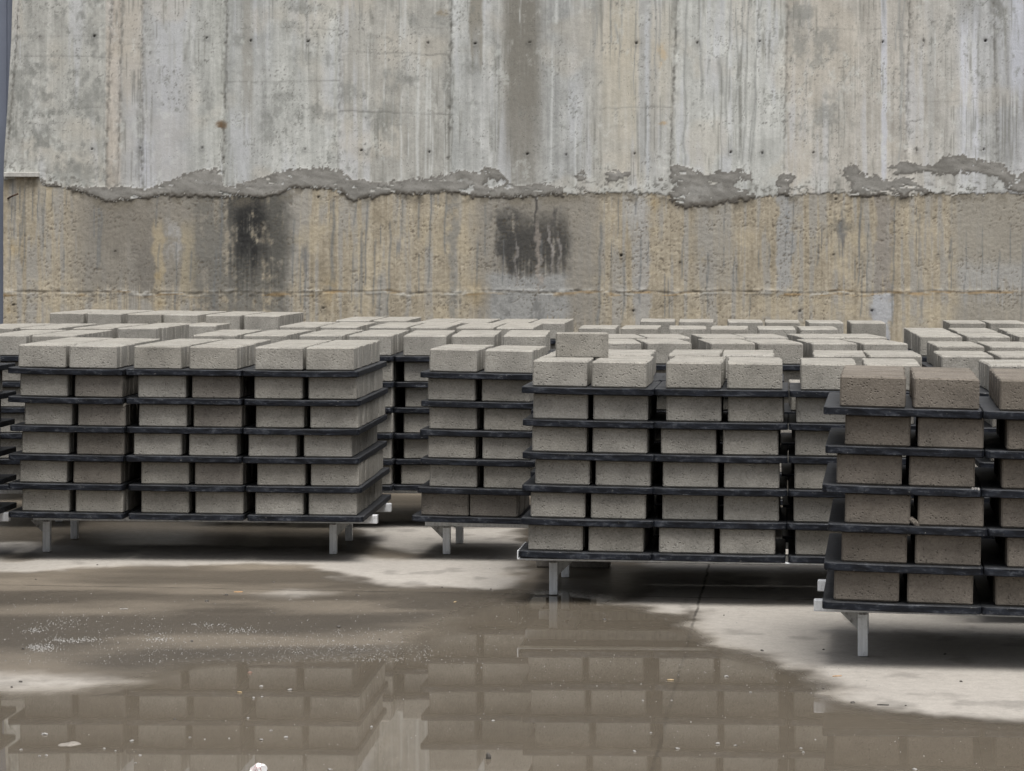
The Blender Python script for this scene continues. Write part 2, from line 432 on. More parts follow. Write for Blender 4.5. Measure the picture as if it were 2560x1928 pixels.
        inside = sst(y0 - 5, y0 + 5, Y) * (1 - sst(y1 - 8, y1 + 8, Y))
        line = np.exp(-(d / (1.6 + 1.2 * rag)) ** 2) * inside * k * rag
        crumb = np.exp(-(d / 9) ** 2) * inside * sst(0.52, 0.64, fbm(X / 4, Y / 9, 51, 3)) * k * sst(0.35, 0.8, rag)
        up = blend(up, (98, 97, 92), np.clip(0.50 * line + 0.50 * crumb, 0, 1))
        H -= 0.003 * line + 0.003 * crumb
        H += 0.0010 * np.exp(-((d + 6) / 4) ** 2) * inside * k
    for x0, x1, y0, y1, k in ((24, 275, 139, 142, 0.5), (195, 268, 270, 268, 0.4), (30, 270, 91, 92, 0.3), (566, 850, 205, 204, 0.6), (700, 846, 69, 73, 0.5), (852, 1122, 130, 138, 0.7), (846, 1136, 278, 287, 0.9), (1506, 1680, 271, 267, 0.7), (1962, 2280, 68, 76, 0.35), (2275, 2400, 253, 254, 0.35), (310, 470, 112, 112, 0.3), (2272, 2304, 303, 300, 0.8), (640, 850, 378, 380, 0.3), (1036, 1120, 69, 70, 0.4), (925, 980, 86, 97, 0.5)):
        yl = np.interp(X, [x0, x1], [y0, y1]) + (vnoise(X / 22, X * 0 + y0, 14) - 0.5) * 5
        ins = sst(x0 - 4, x0 + 4, X) * (1 - sst(x1 - 4, x1 + 4, X))
        rag = 0.35 + 0.9 * vnoise(X / 30, X * 0 + y0 * 2.0, 15)
        line = np.exp(-((Y - yl) / 1.9) ** 2) * ins * k * rag
        up = blend(up, (100, 100, 96), np.clip(0.62 * line, 0, 1))
        H -= 0.0008 * line
    # rain grime: hairline dark runs gathered in some bays
    gm = sst(0.50, 0.72, s_f) * sst(0.44, 0.60, fbm(X / 70, Y / 300, 24, 3)) * sst(0.40, 0.58, fbm(X / 30, Y / 70, 25, 4))
    up = blend(up, (112, 112, 106), 0.55 * gm)
    sp_ = sst(0.60, 0.72, mot3) * sst(0.46, 0.62, mot)
    up = blend(up, (118, 119, 114), 0.55 * sp_)
    ml_ = sst(0.58, 0.70, fbm(X / 16, Y / 26, 39, 5, 0.7)) * sst(0.44, 0.60, fbm(X / 80, Y / 90, 40, 3))
    up = blend(up, (188, 190, 186), 0.45 * ml_)
    lft = sst(300, 240, X)
    up = blend(up, (116, 117, 113), 0.50 * lft * sst(0.54, 0.68, mot3 * 0.6 + mot2 * 0.4))
    # crusty fringe just above the seam
    fr = sst(60, 8, seam - Y + wob * 40)
    up = blend(up, (186, 188, 184), 0.55 * fr * sst(0.48, 0.6, mot2))
    up = blend(up, (96, 95, 90), 0.75 * fr * sst(0.60, 0.68, fbm(X / 9, Y / 6, 61, 4)))
    bz = sst(0.72, 0.80, fbm(X / 3.4, Y / 3.4, 62, 2)) * sst(0.45, 0.65, mot)
    up = blend(up, (96, 95, 91), 0.6 * bz)
    # --- lower section
    lo = cl((163, 154, 137))
    lo += ((s_f - 0.5) * 24 + (s_m - 0.5) * 38 + (mot - 0.5) * 34 + (fin - 0.5) * 34)[..., None]
    lo = blend(lo, (148, 146, 141), 0.75 * sst(0.50, 0.64, s_m + 0.25 * (s_w - 0.5)))
    lo = blend(lo, (170, 158, 134), 0.4 * sst(0.54, 0.7, mot))
    def lband(x0, x1, y0, y1, c, amt, soft=14, fade=30, dens=None):
        nonlocal lo
        dx = wob * 26 + (s_m - 0.5) * 16
        m = sst(x0 - soft, x0 + soft, X + dx) * (1 - sst(x1 - soft, x1 + soft, X + dx)) * sst(y0 - fade, y0 + fade, Y + wob * 30) * (1 - sst(y1 - fade, y1 + fade, Y + (s_f - 0.5) * 130 + wob * 40))
        if dens is not None: m = m * dens
        lo = blend(lo, c, amt * m)
    lband(180, 560, 430, 740, (134, 130, 122), 0.85, 46)
    lband(230, 400, 440, 620, (122, 117, 108), 0.6, 30)
    lband(340, 395, 600, 730, (118, 114, 107), 0.7, 8)
    lband(385, 412, 560, 730, (164, 152, 128), 0.8, 6)
    lband(455, 492, 560, 740, (158, 148, 126), 0.75, 6)
    lband(420, 450, 560, 640, (166, 166, 166), 0.6, 8, 20, sst(0.45, 0.6, mot2))
    lband(490, 560, 580, 640, (160, 160, 158), 0.5, 10, 16, sst(0.5, 0.6, mot2))
    lband(480, 720, 440, 830, (112, 110, 104), 0.8, 22, 40, sst(0.18, 0.50, mot2 + (s_m - 0.5) * 0.6))
    lband(570, 722, 470, 710, (82, 81, 77), 0.8, 30, 70, sst(0.16, 0.50, mot2 + (s_m - 0.5) * 0.7 + (fin - 0.5) * 0.3))
    lband(584, 662, 480, 640, (40, 40, 40), 0.9, 26, 70, sst(0.10, 0.44, mot2 + (s_f - 0.5) * 0.7))
    lband(1185, 1500, 440, 830, (138, 134, 126), 0.85, 26)
    lband(1120, 1146, 470, 830, (134, 132, 126), 0.85, 6, 30, sst(0.25, 0.5, mot2))
    lband(1254, 1420, 548, 682, (64, 63, 61), 0.88, 16, 54, sst(0.10, 0.36, s_m + (mot2 - 0.5) * 0.7 + (fin - 0.5) * 0.3))
    lband(1238, 1300, 530, 690, (70, 69, 67), 0.85, 9, 18, sst(0.34, 0.52, mot2))
    lband(1332, 1344, 486, 545, (74, 72, 70), 0.9, 3, 10)
    lband(1382, 1390, 520, 600, (84, 82, 79), 0.85, 3, 10)
    lband(1225, 1420, 686, 830, (150, 151, 150), 0.8, 14, 12)
    lband(1240, 1420, 735, 830, (108, 108, 106), 0.6, 14, 16, sst(0.50, 0.64, mot2))
    lband(1340, 1352, 560, 700, (150, 142, 134), 0.7, 2.5, 20)
    lband(1373, 1379, 570, 670, (146, 142, 138), 0.8, 2, 20)
    lband(1394, 1401, 590, 670, (146, 142, 138), 0.7, 2, 20)
    lband(1286, 1292, 590, 700, (140, 136, 132), 0.7, 2, 20)
    lband(1590, 1622, 440, 830, (158, 156, 152), 0.85, 5, 20)
    lband(1565, 1622, 484, 560, (176, 176, 174), 0.5, 14, 22)
    lband(1735, 1830, 500, 720, (150, 147, 140), 0.7, 22, 50)
    lband(1940, 1984, 480, 740, (152, 153, 153), 0.8, 6, 20)
    lband(2188, 2224, 480, 730, (140, 135, 128), 0.9, 4, 8)
    lband(2186, 2222, 731, 840, (166, 168, 172), 0.9, 3, 5)
    lband(2385, 2700, 470, 840, (146, 142, 133), 0.85, 24)
    lband(2390, 2600, 660, 726, (160, 160, 158), 0.7, 20, 26)
    lband(2070, 2130, 500, 610, (120, 116, 106), 0.6, 16, 24, sst(0.5, 0.62, mot2))
    lband(752, 772, 610, 665, (120, 118, 114), 0.8, 6, 12)
    lband(985, 1004, 600, 640, (124, 126, 128), 0.7, 5, 14)
    lband(2096, 2116, 560, 600, (100, 100, 100), 0.7, 6, 14)
    lband(2052, 2064, 570, 620, (108, 108, 106), 0.7, 5, 14)
    lband(2100, 2108, 520, 620, (112, 112, 110), 0.7, 3, 14)
    # thin dark runs
    rr = random.Random(5)
    runs = [(78, 480, 560, 1.6), (92, 480, 560, 1.6), (108, 480, 630, 1.8), (60, 470, 690, 1.6), (104, 480, 540, 1.5), (36, 470, 600, 1.4), (28, 450, 560, 1.4), (46, 470, 540, 1.4), (235, 520, 600, 1.4), (125, 480, 530, 1.4), (162, 480, 520, 1.4), (915, 490, 720, 2.4), (886, 495, 570, 1.8), (1003, 490, 600, 2.0), (1075, 490, 720, 2.2), (1112, 490, 640, 2.6), (975, 560, 800, 2.4), (955, 690, 800, 2.2), (1050, 640, 740, 1.6), (1502, 560, 820, 3.6), (1545, 500, 600, 1.6), (1563, 660, 810, 2), (1666, 690, 800, 1.6), (1676, 700, 800, 1.6), (1773, 640, 790, 2), (1846, 660, 720, 2), (1836, 650, 740, 1.6), (1880, 740, 800, 1.6), (1980, 500, 670, 1.6), (2150, 540, 720, 2), (2157, 640, 800, 1.8), (2170, 560, 740, 1.6), (2236, 500, 820, 2.2), (2298, 540, 740, 1.6), (2376, 600, 660, 3), (2138, 650, 710, 1.6), (2310, 740, 800, 1.6), (832, 500, 740, 4), (838, 690, 720, 3)]
    for _ in range(46):
        x = rr.uniform(20, 2560); y0 = rr.uniform(470, 640)
        runs.append((x, y0, y0 + rr.uniform(50, 200), rr.uniform(0.9, 2.6)))
    for x, y0, y1, wd in runs:
        xx = X + (vnoise(X * 0 + x, Y / 40, 7) - 0.5) * 5 + (Y - 600) * 0.03
        m = np.exp(-((xx - x) / wd) ** 2) * sst(y0 - 16, y0 + 6, Y) * (1 - sst(y1 - 16, y1 + 4, Y))
        lo = blend(lo, (112, 114, 114), 0.72 * m)
    # pour joint with its crust, pits, rust
    yj = 731 + (vnoise(X / 60, X * 0, 16) - 0.5) * 8
    dj = Y - yj
    crust = np.exp(-(dj / 6) ** 2)
    lo = blend(lo, (188, 188, 184), 0.75 * crust * sst(0.5, 0.6, fbm(X / 90, Y / 6, 71, 4)) * sst(0.40, 0.55, mot2))
    lo = blend(lo, (150, 120, 78), 0.6 * np.exp(-((dj - 3) / 6) ** 2) * sst(0.56, 0.66, fbm(X / 70, Y / 9, 72, 4)))
    jl = np.exp(-(dj / 2.0) ** 2) * (0.3 + 0.8 * vnoise(X / 24, X * 0 + 3, 18))
    lo = blend(lo, (96, 88, 74), np.clip(0.55 * jl, 0, 1))
    H = np.where(low, -0.006 * jl + 0.006 * crust * sst(0.45, 0.65, mot2), H)
    pit = sst(0.66, 0.74, fbm(X / 4.0, Y / 3.0, 81, 3)) * sst(0.40, 0.60, fbm(X / 70, Y / 60, 82, 3))
    lo = blend(lo, (96, 88, 76), 0.6 * pit)
    for x, y, r in ((35, 620, 14), (26, 775, 9), (395, 690, 8), (400, 765, 14), (830, 730, 22), (1640, 505, 14), (1760, 640, 10), (1190, 735, 20)):
        m = np.exp(-(((X - x) / r) ** 2 + ((Y - y) / (r * 1.6)) ** 2)) * sst(0.4, 0.6, mot2 + 0.1)
        lo = blend(lo, (168, 144, 100), 0.4 * m)
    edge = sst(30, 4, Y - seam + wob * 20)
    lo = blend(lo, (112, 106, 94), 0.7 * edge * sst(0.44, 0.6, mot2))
    # --- mortar
    mo = cl((131, 129, 124))
    sw = fbm(X / 30 + Y / 60, Y / 9 - X / 40, 91, 4)
    mo += ((sw - 0.5) * 44 + (mot - 0.5) * 26 + (fin - 0.5) * 12)[..., None]
    mo = blend(mo, (150, 149, 145), 0.65 * sst(-9, -26, md) * sst(0.35, 0.6, mot2 + 0.1))
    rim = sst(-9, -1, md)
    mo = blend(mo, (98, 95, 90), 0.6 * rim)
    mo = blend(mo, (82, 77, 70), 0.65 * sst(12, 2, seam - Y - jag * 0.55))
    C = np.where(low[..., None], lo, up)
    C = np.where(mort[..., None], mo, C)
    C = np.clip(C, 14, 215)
    # --- tie holes
    for i, (hx, hy) in enumerate(HOLES):
        if i % 4 == 2: continue
        r = 1.0 + (i * 37 % 10) * 0.12
        d = np.hypot(X - hx, Y - hy)
        m = sst(r + 1.5, r - 0.5, d) * (0.55 + 0.45 * ((i * 53) % 7) / 6.0)
        halo = np.exp(-(np.hypot((X - hx) / 9, (Y - hy - 3) / 10)) ** 2)
        C = C * (1 - 0.16 * halo[..., None])
        C = blend(C, (26, 24, 22), m)
        H -= 0.018 * m
    # relief
    H = H + (fbm(X / 90, Y / 90, 101, 3) - 0.5) * 0.006 + (fin - 0.5) * np.where(low, 0.004, 0.0015) - np.where(low, 0.003 * pit, 0)
    H = np.where(low, H - 0.004, H)
    thick = sst(0, -4, md) * 0.0012 + (sw - 0.5) * 0.0022
    H = np.where(mort, H * 0.3 + 0.001 + thick, H)
    # --- coordinates: the left end of the upper section leans
    edgepx = np.interp(Y, [-330, 0, 100, 240, 400, 480], [38, 31, 28, 20, 10, 8])
    PX = np.where(X < 60, edgepx + (X - 9) / 51 * (60 - edgepx), X)
    wx = (PX - CX) / F * WALL_Y
    wz = CAMZ - (Y - HZ) / F * WALL_Y
    wz[-1, :] = -0.05
    wy = WALL_Y - H
    co = np.stack([wx, wy, wz], -1).reshape(-1, 3)
    lin = s2l(C).reshape(-1, 3) * (WALL_GAIN * np.where(low | mort, 1.02, 1.13)).reshape(-1, 1)
    lin4 = np.concatenate([np.clip(lin, 0.004, 0.9), np.ones((len(lin), 1))], 1)
    idx = np.arange(nr * nc).reshape(nr, nc)
    quads = np.stack([idx[1:, :-1], idx[1:, 1:], idx[:-1, 1:], idx[:-1, :-1]], -1).reshape(-1, 4)
    kind = np.where(mort, 2, np.where(low, 1, 0))[:-1, :-1].reshape(-1)
    root = bpy.data.objects.new('concrete_wall', None)
    COL.objects.link(root)
    root.location = (0, WALL_Y, 0)
    tag(root, 'tall weathered concrete wall, pale grey above and yellowed below a ragged mortar seam', 'wall')
    for k, nm, mt in ((0, 'upper_section', M_UPPER), (1, 'lower_section', M_LOWER), (2, 'mortar_seam', M_MORTAR)):
        q = quads[kind == k]
        used, inv = np.unique(q, return_inverse=True)
        me = bpy.data.meshes.new(nm)
        v = co[used] - np.array([0, WALL_Y, 0])
        me.vertices.add(len(used)); me.vertices.foreach_set('co', v.astype(np.float32).ravel())
        me.loops.add(q.size); me.loops.foreach_set('vertex_index', inv.astype(np.int32).ravel())
        me.polygons.add(len(q)); me.polygons.foreach_set('loop_start', np.arange(0, q.size, 4, dtype=np.int32))
        me.update(calc_edges=True)
        at = me.attributes.new('paint', 'FLOAT_COLOR', 'POINT')
        at.data.foreach_set('color', lin4[used].astype(np.float32).ravel())
        me.materials.append(mt)
        o = obj(nm, me, root)
        if k == 0: o['label'] = 'pale grey board-marked upper pour with drip stains and tie holes'
        if k == 1: o['label'] = 'rough yellowed lower pour with black damp patches'
        if k == 2: o['label'] = 'darker grey trowelled mortar smeared along the joint'
    # solid body behind the face, its left return, and the small steel lip at the left end
    xl, xr = (14 - CX) / F * WALL_Y, (2636 - CX) / F * WALL_Y
    zt = CAMZ - (-330 - HZ) / F * WALL_Y
    b = bmesh.new()
    prof = [(38, -330), (31, 0), (28, 100), (20, 240), (10, 400), (8, 480), (8, 1120)]
    pv = [((px - CX) / F * WALL_Y, CAMZ - (py - HZ) / F * WALL_Y) for px, py in prof]
    pv[-1] = (pv[-1][0], -0.05)
    fr_ = [b.verts.new((x + 0.006, 0.034, z)) for x, z in pv] + [b.verts.new((xr, 0.034, -0.05)), b.verts.new((xr, 0.034, zt))]
    bk_ = [b.verts.new((v.co.x, 0.55, v.co.z)) for v in fr_]
    n = len(fr_)
    for i in range(n):
        b.faces.new((fr_[i], fr_[(i + 1) % n], bk_[(i + 1) % n], bk_[i]))
    b.faces.new(bk_)
    bmesh.ops.recalc_face_normals(b, faces=b.faces[:])
    obj('wall_body', bm_mesh('wall_body', b, M_BODY), root)
    lx = lambda px: (px - CX) / F * WALL_Y
    lz = lambda py: CAMZ - (py - HZ) / F * WALL_Y
    b = box_bm(lx(12), lx(99), -0.045, 0.02, lz(443), lz(431), 0.003)
    obj('edge_strip', bm_mesh('edge_strip', b, M_STRIP), root)
    # bent rebar stub sticking out under the strip
    b = bmesh.new()
    pts = [Vector((lx(16), 0.02, lz(498))), Vector((lx(28), -0.03, lz(493))), Vector((lx(36), -0.045, lz(490))), Vector((lx(47), -0.03, lz(485)))]
    for p0, p1 in zip(pts, pts[1:]):
        d = p1 - p0
        mtx = Matrix.Translation((p0 + p1) / 2) @ d.to_track_quat('Z', 'Y').to_matrix().to_4x4()
        bmesh.ops.create_cone(b, cap_ends=True, segments=8, radius1=0.006, radius2=0.006, depth=d.length + 0.004, matrix=mtx)
    obj('rebar_stub', bm_mesh('rebar_stub', b, M_RUST), root)
    return root

WALL_GAIN = 1.04

def plain(name, col, rough=0.9, metal=0.0, var=0.25, scale=30):
    m, t, p = new_mat(name)
    tc = N(t, 'ShaderNodeTexCoord').outputs['Object']
    n1 = noise(t, tc, scale, 5, 0.65)
    c = mixc(t, ramp(t, n1, [(0.3, 0.0), (0.7, 1.0)]), tuple(x * (1 - var) for x in col), tuple(min(1, x * (1 + var)) for x in col))
    t.links.new(c, p.inputs['Base Color'])
    p.inputs['Roughness'].default_value = rough
    p.inputs['Metallic'].default_value = metal
    bump(t, p, n1, 0.2, 0.004)
    return m
M_BODY = plain('old_concrete', (0.30, 0.29, 0.27))
M_STRIP = plain('pale_cement_strip', (0.42, 0.41, 0.38))
M_RUST = plain('rusty_iron', (0.06, 0.035, 0.022))
M_CLAD = plain('blue_grey_painted_sheet', (0.165, 0.185, 0.235), 0.5, 0.0, 0.08, 4)
build_wall()

# corrugated blue-grey sheet cladding left of the wall's end
def build_cladding():
    root = bpy.data.objects.new('metal_cladding', None)
    COL.objects.link(root)
    root.location = (-3.52, WALL_Y + 0.12, 0)
    tag(root, 'blue grey ribbed metal sheet beside the left end of the concrete wall', 'cladding')
    b = bmesh.new()
    prof = []
    x = -1.6
    while x < 0.09:
        prof += [(x, 0), (x + 0.055, 0), (x + 0.07, -0.03), (x + 0.115, -0.03)]
        x += 0.13
    fr = [[b.verts.new((px, py, z)) for px, py in prof] for z in (0, 4.0)]
    bk = [[b.verts.new((px, py + 0.004, z)) for px, py in prof] for z in (0, 4.0)]
    n = len(prof)
    for i in range(n - 1):
        b.faces.new((fr[0][i], fr[0][i + 1], fr[1][i + 1], fr[1][i]))
        b.faces.new((bk[0][i + 1], bk[0][i], bk[1][i], bk[1][i + 1]))
    for i in (0, n - 1):
        b.faces.new((fr[0][i], fr[1][i], bk[1][i], bk[0][i]))
    bmesh.ops.recalc_face_normals(b, faces=b.faces[:])
    obj('ribbed_sheet', bm_mesh('ribbed_sheet', b, M_CLAD), root)
    b = box_bm(-1.62, 0.10, -0.05, -0.032, -0.02, 0.06, 0.004)
    obj('base_rail', bm_mesh('base_rail', b, M_CLAD), root)
build_cladding()

# ------------------------------------------------------------------ ground: one slab of concrete, damp and puddled
def g2p(X, Y):
    return CX + F * X / Y, HZ + F * CAMZ / Y

DRY = [
    [(-300, 1300), (1300, 1300), (1300, 1470), (1180, 1474), (960, 1468), (880, 1450), (838, 1432), (780, 1414), (640, 1408), (480, 1407), (330, 1411), (200, 1416), (90, 1424), (-300, 1432)],
    [(-200, 1672), (60, 1680), (200, 1688), (330, 1702), (260, 1716), (130, 1726), (-200, 1736)],
    [(650, 1483), (730, 1476), (815, 1483), (740, 1491)],
    [(1590, 1300), (2900, 1300), (2900, 1812), (2560, 1803), (2400, 1793), (2264, 1779), (2170, 1764), (2134, 1748), (2150, 1722), (2060, 1692), (1969, 1663), (1905, 1630), (1830, 1604), (1772, 1583), (1768, 1560), (1772, 1545), (1755, 1526), (1725, 1524), (1691, 1533), (1627, 1519), (1530, 1504), (1600, 1490)],
]
WETB = [
    [(-300, 1290), (870, 1290), (900, 1350), (860, 1364), (600, 1366), (300, 1362), (60, 1352), (-300, 1356)],  # wet islands lying inside the dry floor
    [(880, 1352), (1000, 1372), (1100, 1392), (1010, 1396), (900, 1385), (820, 1372)],
    [(0, 1385), (50, 1388), (44, 1396), (5, 1400)],
    [(1380, 1300), (1590, 1300), (1590, 1488), (1500, 1492), (1380, 1478)],
]
MIRROR = [(-400, 1716), (60, 1724), (200, 1716), (330, 1708), (400, 1680), (462, 1662), (560, 1654), (700, 1648), (900, 1640), (1000, 1628), (1120, 1560), (1240, 1500), (1300, 1478), (1400, 1482), (1530, 1500),
          (1640, 1530), (1740, 1590), (1800, 1620), (1900, 1655), (2000, 1690), (2080, 1730), (2120, 1765), (2300, 1800), (2560, 1820), (3000, 1840), (3000, 2400), (-400, 2400)]

def build_ground():
    xs = np.concatenate([np.linspace(-60, -4.2, 12), np.arange(-4.0, 4.0001, 0.02), np.linspace(4.2, 60, 12)])
    ys = np.concatenate([np.linspace(-50, 5.0, 14), np.arange(5.1, 13.6, 0.02), np.arange(13.7, 19, 0.1), np.linspace(19.5, 60, 14)])
    X, Y = np.meshgrid(xs, ys)
    nr, nc = X.shape
    Yc = np.maximum(Y, 4.5)
    PX, PY = g2p(X, Yc)
    # noise lives in ground metres
    n1 = fbm(X / 0.5, Y / 0.6, 201, 5)
    n2 = fbm(X / 0.12, Y / 0.16, 203, 4)
    n3 = fbm(X / 1.6, Y / 2.2, 205, 4)
    jag = (n1 - 0.5) * 26 + (n2 - 0.5) * 9
    def dist(poly):
        # distances weighed by the ground's scale, so that edges keep one softness in metres
        pts = [((px - CX) / F * (F * CAMZ / (py - HZ)), F * CAMZ / (py - HZ)) for px, py in poly]
        return poly_dist(X, Yc, pts)
    n5 = fbm(X / 0.045, Y / 0.07, 209, 3)
    jm = (n1 - 0.5) * 0.22 + (n2 - 0.5) * 0.14 + (n5 - 0.5) * 0.06
    dd = np.full(X.shape, 1e9)
    for p in (DRY[0], DRY[3]):
        dd = np.minimum(dd, dist(p) + jm)
    isl = np.maximum(sst(0.10, -0.22, dist(DRY[1]) + jm), 0.75 * sst(0.12, -0.16, dist(DRY[2]) + jm * 0.6))
    for p in WETB:
        dd = np.maximum(dd, -(dist(p) + jm))
    dry = np.maximum(sst(0.07, -0.09, dd), isl)
    mir = sst(0.16, -0.10, dist(MIRROR) + jm * 0.6) * (1 - dry)
    near = sst(6.2, 5.4, Y)
    mir = np.maximum(mir, near)
    damp = (1 - dry)
    # colour of the concrete itself, of wet concrete, and of silty water
    cd = np.array([0.338, 0.315, 0.283]); cw = np.array([0.088, 0.075, 0.059]); cm = np.array([0.119, 0.101, 0.078])
    C = cd[None, None] * dry[..., None] + cw[None, None] * damp[..., None] * (1 - mir[..., None]) + cm[None, None] * mir[..., None]
    tide = np.exp(-((dd - 0.03) / 0.035) ** 2)          # darker tide line round the dry floor
    C = C * (1 - 0.18 * tide[..., None])
    n4 = fbm(X / 0.9, Y / 0.35, 207, 4)
    semi = sst(0.46, 0.70, n4) * damp * (1 - mir)
    C = C * (1 + 0.75 * semi[..., None])
    C = C * (1 - 0.16 * (sst(0.52, 0.40, n4) * damp * (1 - mir))[..., None])
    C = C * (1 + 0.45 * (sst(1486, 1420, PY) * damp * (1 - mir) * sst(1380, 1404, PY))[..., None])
    C = C * (0.86 + 0.28 * n1[..., None]) * (0.92 + 0.16 * n3[..., None])
    C = C * (1 - 0.25 * (sst(0.62, 0.72, n2) * dry)[..., None])
    wet = damp * (0.55 + 0.45 * mir)
    H = ((n1 - 0.5) * 0.0025 + (n3 - 0.5) * 0.003) * sst(0.02, 0.5, dist(MIRROR)) * (1 - near)
    H = np.where(np.abs(X) > 4.1, 0, H)
    H = np.where((Y < 5.05) | (Y > 14), 0, H)
    H -= 0.002
    co = np.stack([X, Y, H], -1).reshape(-1, 3).astype(np.float32)
    idx = np.arange(nr * nc).reshape(nr, nc)
    q = np.stack([idx[:-1, :-1], idx[:-1, 1:], idx[1:, 1:], idx[1:, :-1]], -1).reshape(-1, 4).astype(np.int32)
    me = bpy.data.meshes.new('ground')
    me.vertices.add(len(co)); me.vertices.foreach_set('co', co.ravel())
    me.loops.add(q.size); me.loops.foreach_set('vertex_index', q.ravel())
    me.polygons.add(len(q)); me.polygons.foreach_set('loop_start', np.arange(0, q.size, 4, dtype=np.int32))
    me.polygons.foreach_set('use_smooth', np.ones(len(q), bool))
    me.update(calc_edges=True)
    at = me.attributes.new('paint', 'FLOAT_COLOR', 'POINT')
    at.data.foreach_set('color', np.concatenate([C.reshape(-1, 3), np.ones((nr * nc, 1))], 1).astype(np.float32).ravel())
    for nm, arr in (('wet', damp), ('mirror', mir)):
        aa = me.attributes.new(nm, 'FLOAT', 'POINT')
        aa.data.foreach_set('value', arr.astype(np.float32).ravel())
    # material
    m, t, p = new_mat('wet_concrete_floor')
    A = lambda nm, k: (lambda n: (setattr(n, 'attribute_name', nm), n.outputs[k])[1])(N(t, 'ShaderNodeAttribute'))
    tc = N(t, 'ShaderNodeTexCoord').outputs['Object']
    col, wet, mirr = A('paint', 'Color'), A('wet', 'Fac'), A('mirror', 'Fac')
    g1 = noise(t, tc, 26, 6, 0.7)
    g2 = noise(t, tc, 140, 3, 0.6)
    col = mixc(t, 1.0, col, ramp(t, g1, [(0.28, 0.86), (0.72, 1.10)]), 'MULTIPLY')
    col = mixc(t, 1.0, col, ramp(t, g2, [(0.28, 0.90), (0.72, 1.08)]), 'MULTIPLY')
    # saw-cut joints: one runs away from the viewer, one across
    sp = N(t, 'ShaderNodeSeparateXYZ'); t.links.new(tc, sp.inputs[0])
    wv = math_(t, 'MULTIPLY', math_(t, 'SUBTRACT', noise(t, tc, 4, 3, 0.5), 0.5), 0.03)
    def line(xa, ya, xb, yb, wd):
        L = math.hypot(xb - xa, yb - ya); nx, ny = (yb - ya) / L, -(xb - xa) / L
        d = math_(t, 'ADD', math_(t, 'MULTIPLY', sp.outputs['X'], nx), math_(t, 'ADD', math_(t, 'MULTIPLY', sp.outputs['Y'], ny), -(xa * nx + ya * ny)))
        d = math_(t, 'ABSOLUTE', math_(t, 'ADD', d, wv))
        return ramp(t, math_(t, 'DIVIDE', d, wd), [(0.35, 1.0), (1.0, 0.0)])
    def G(px, py):
        D = F * CAMZ / (py - HZ)
        return (px - CX) / F * D, D
    l1 = line(*G(1772, 1415), *G(1650, 1854), 0.007)
    l2 = line(*G(0, 1461), *G(1280, 1484), 0.012)
    brk = ramp(t, noise(t, tc, 7, 3, 0.6), [(0.35, 0.25), (0.6, 0.9)])
    jl = math_(t, 'MULTIPLY', math_(t, 'MAXIMUM', l1, math_(t, 'MULTIPLY', l2, 0.8)), brk)
    jl = math_(t, 'MULTIPLY', jl, math_(t, 'SUBTRACT', 1.0, math_(t, 'MULTIPLY', mirr, 0.65)))
    col = mixc(t, jl, col, (0.03, 0.027, 0.023))
    t.links.new(col, p.inputs['Base Color'])
    r = math_(t, 'SUBTRACT', 0.88, math_(t, 'MULTIPLY', wet, 0.48))
    r = math_(t, 'ADD', r, math_(t, 'MULTIPLY', math_(t, 'SUBTRACT', g1, 0.5), 0.3))
    r = math_(t, 'MULTIPLY', r, math_(t, 'SUBTRACT', 1.0, mirr))
    r = math_(t, 'ADD', r, math_(t, 'MULTIPLY', mirr, 0.018))
    t.links.new(r, p.inputs['Roughness'])
    p.inputs['IOR'].default_value = 1.33
    t.links.new(math_(t, 'ADD', 0.25, math_(t, 'MULTIPLY', wet, 0.08)), p.inputs['Specular IOR Level'])
    hb = math_(t, 'MULTIPLY', math_(t, 'ADD', g1, math_(t, 'MULTIPLY', g2, 0.4)), math_(t, 'SUBTRACT', 1.0, mirr))
    bump(t, p, hb, 0.35, 0.004)
    me.materials.append(m)
    o = obj('ground', me)
    tag(o, kind='structure')
build_ground()

# ------------------------------------------------------------------ stock: steel racks, boards, slabs
SLAB_W, SLAB_T, SLAB_H = 0.2, 0.0685, 0.0962
PITCH, BOARD_T, BOARD_W = 0.12, 0.0235, 0.485
ORD = ['front', 'second', 'third', 'fourth', 'fifth', 'sixth', 'seventh', 'eighth', 'ninth', 'tenth', 'eleventh', 'twelfth']
LEVEL = ['bottom board', 'second board up', 'third board up', 'fourth board up', 'fifth board up', 'top board']

def make_slab_meshes(mat, n, seed):
    r = random.Random(seed)
    res = []
    for k in range(n):
        b = box_bm(0, SLAB_W, 0, SLAB_T, 0, SLAB_H, 0.0055, 1)
        bmesh.ops.subdivide_edges(b, edges=[e for e in b.edges if e.calc_length() > 0.06], cuts=5, use_grid_fill=True)
        for v in b.verts:
            onx = min(v.co.x, SLAB_W - v.co.x) < 0.005
            ony = min(v.co.y, SLAB_T - v.co.y) < 0.005
            onz = min(v.co.z, SLAB_H - v.co.z) < 0.005
            if onx + ony + onz >= 2:
                chip = 0.002 + (0.009 if r.random() < 0.07 else 0)
                v.co.x += (SLAB_W / 2 - v.co.x) * chip * r.random() * 2
                v.co.y += (SLAB_T / 2 - v.co.y) * chip * r.random() * 2
                if v.co.z > 0.05: v.co.z -= chip * r.random()
        res.append(bm_mesh('slab', b, mat))
    return res
MESH = {'grey': make_slab_meshes(M_SLAB, 6, 1), 'damp': make_slab_meshes(M_DAMP, 3, 2), 'brown': make_slab_meshes(M_BROWN, 5, 3)}

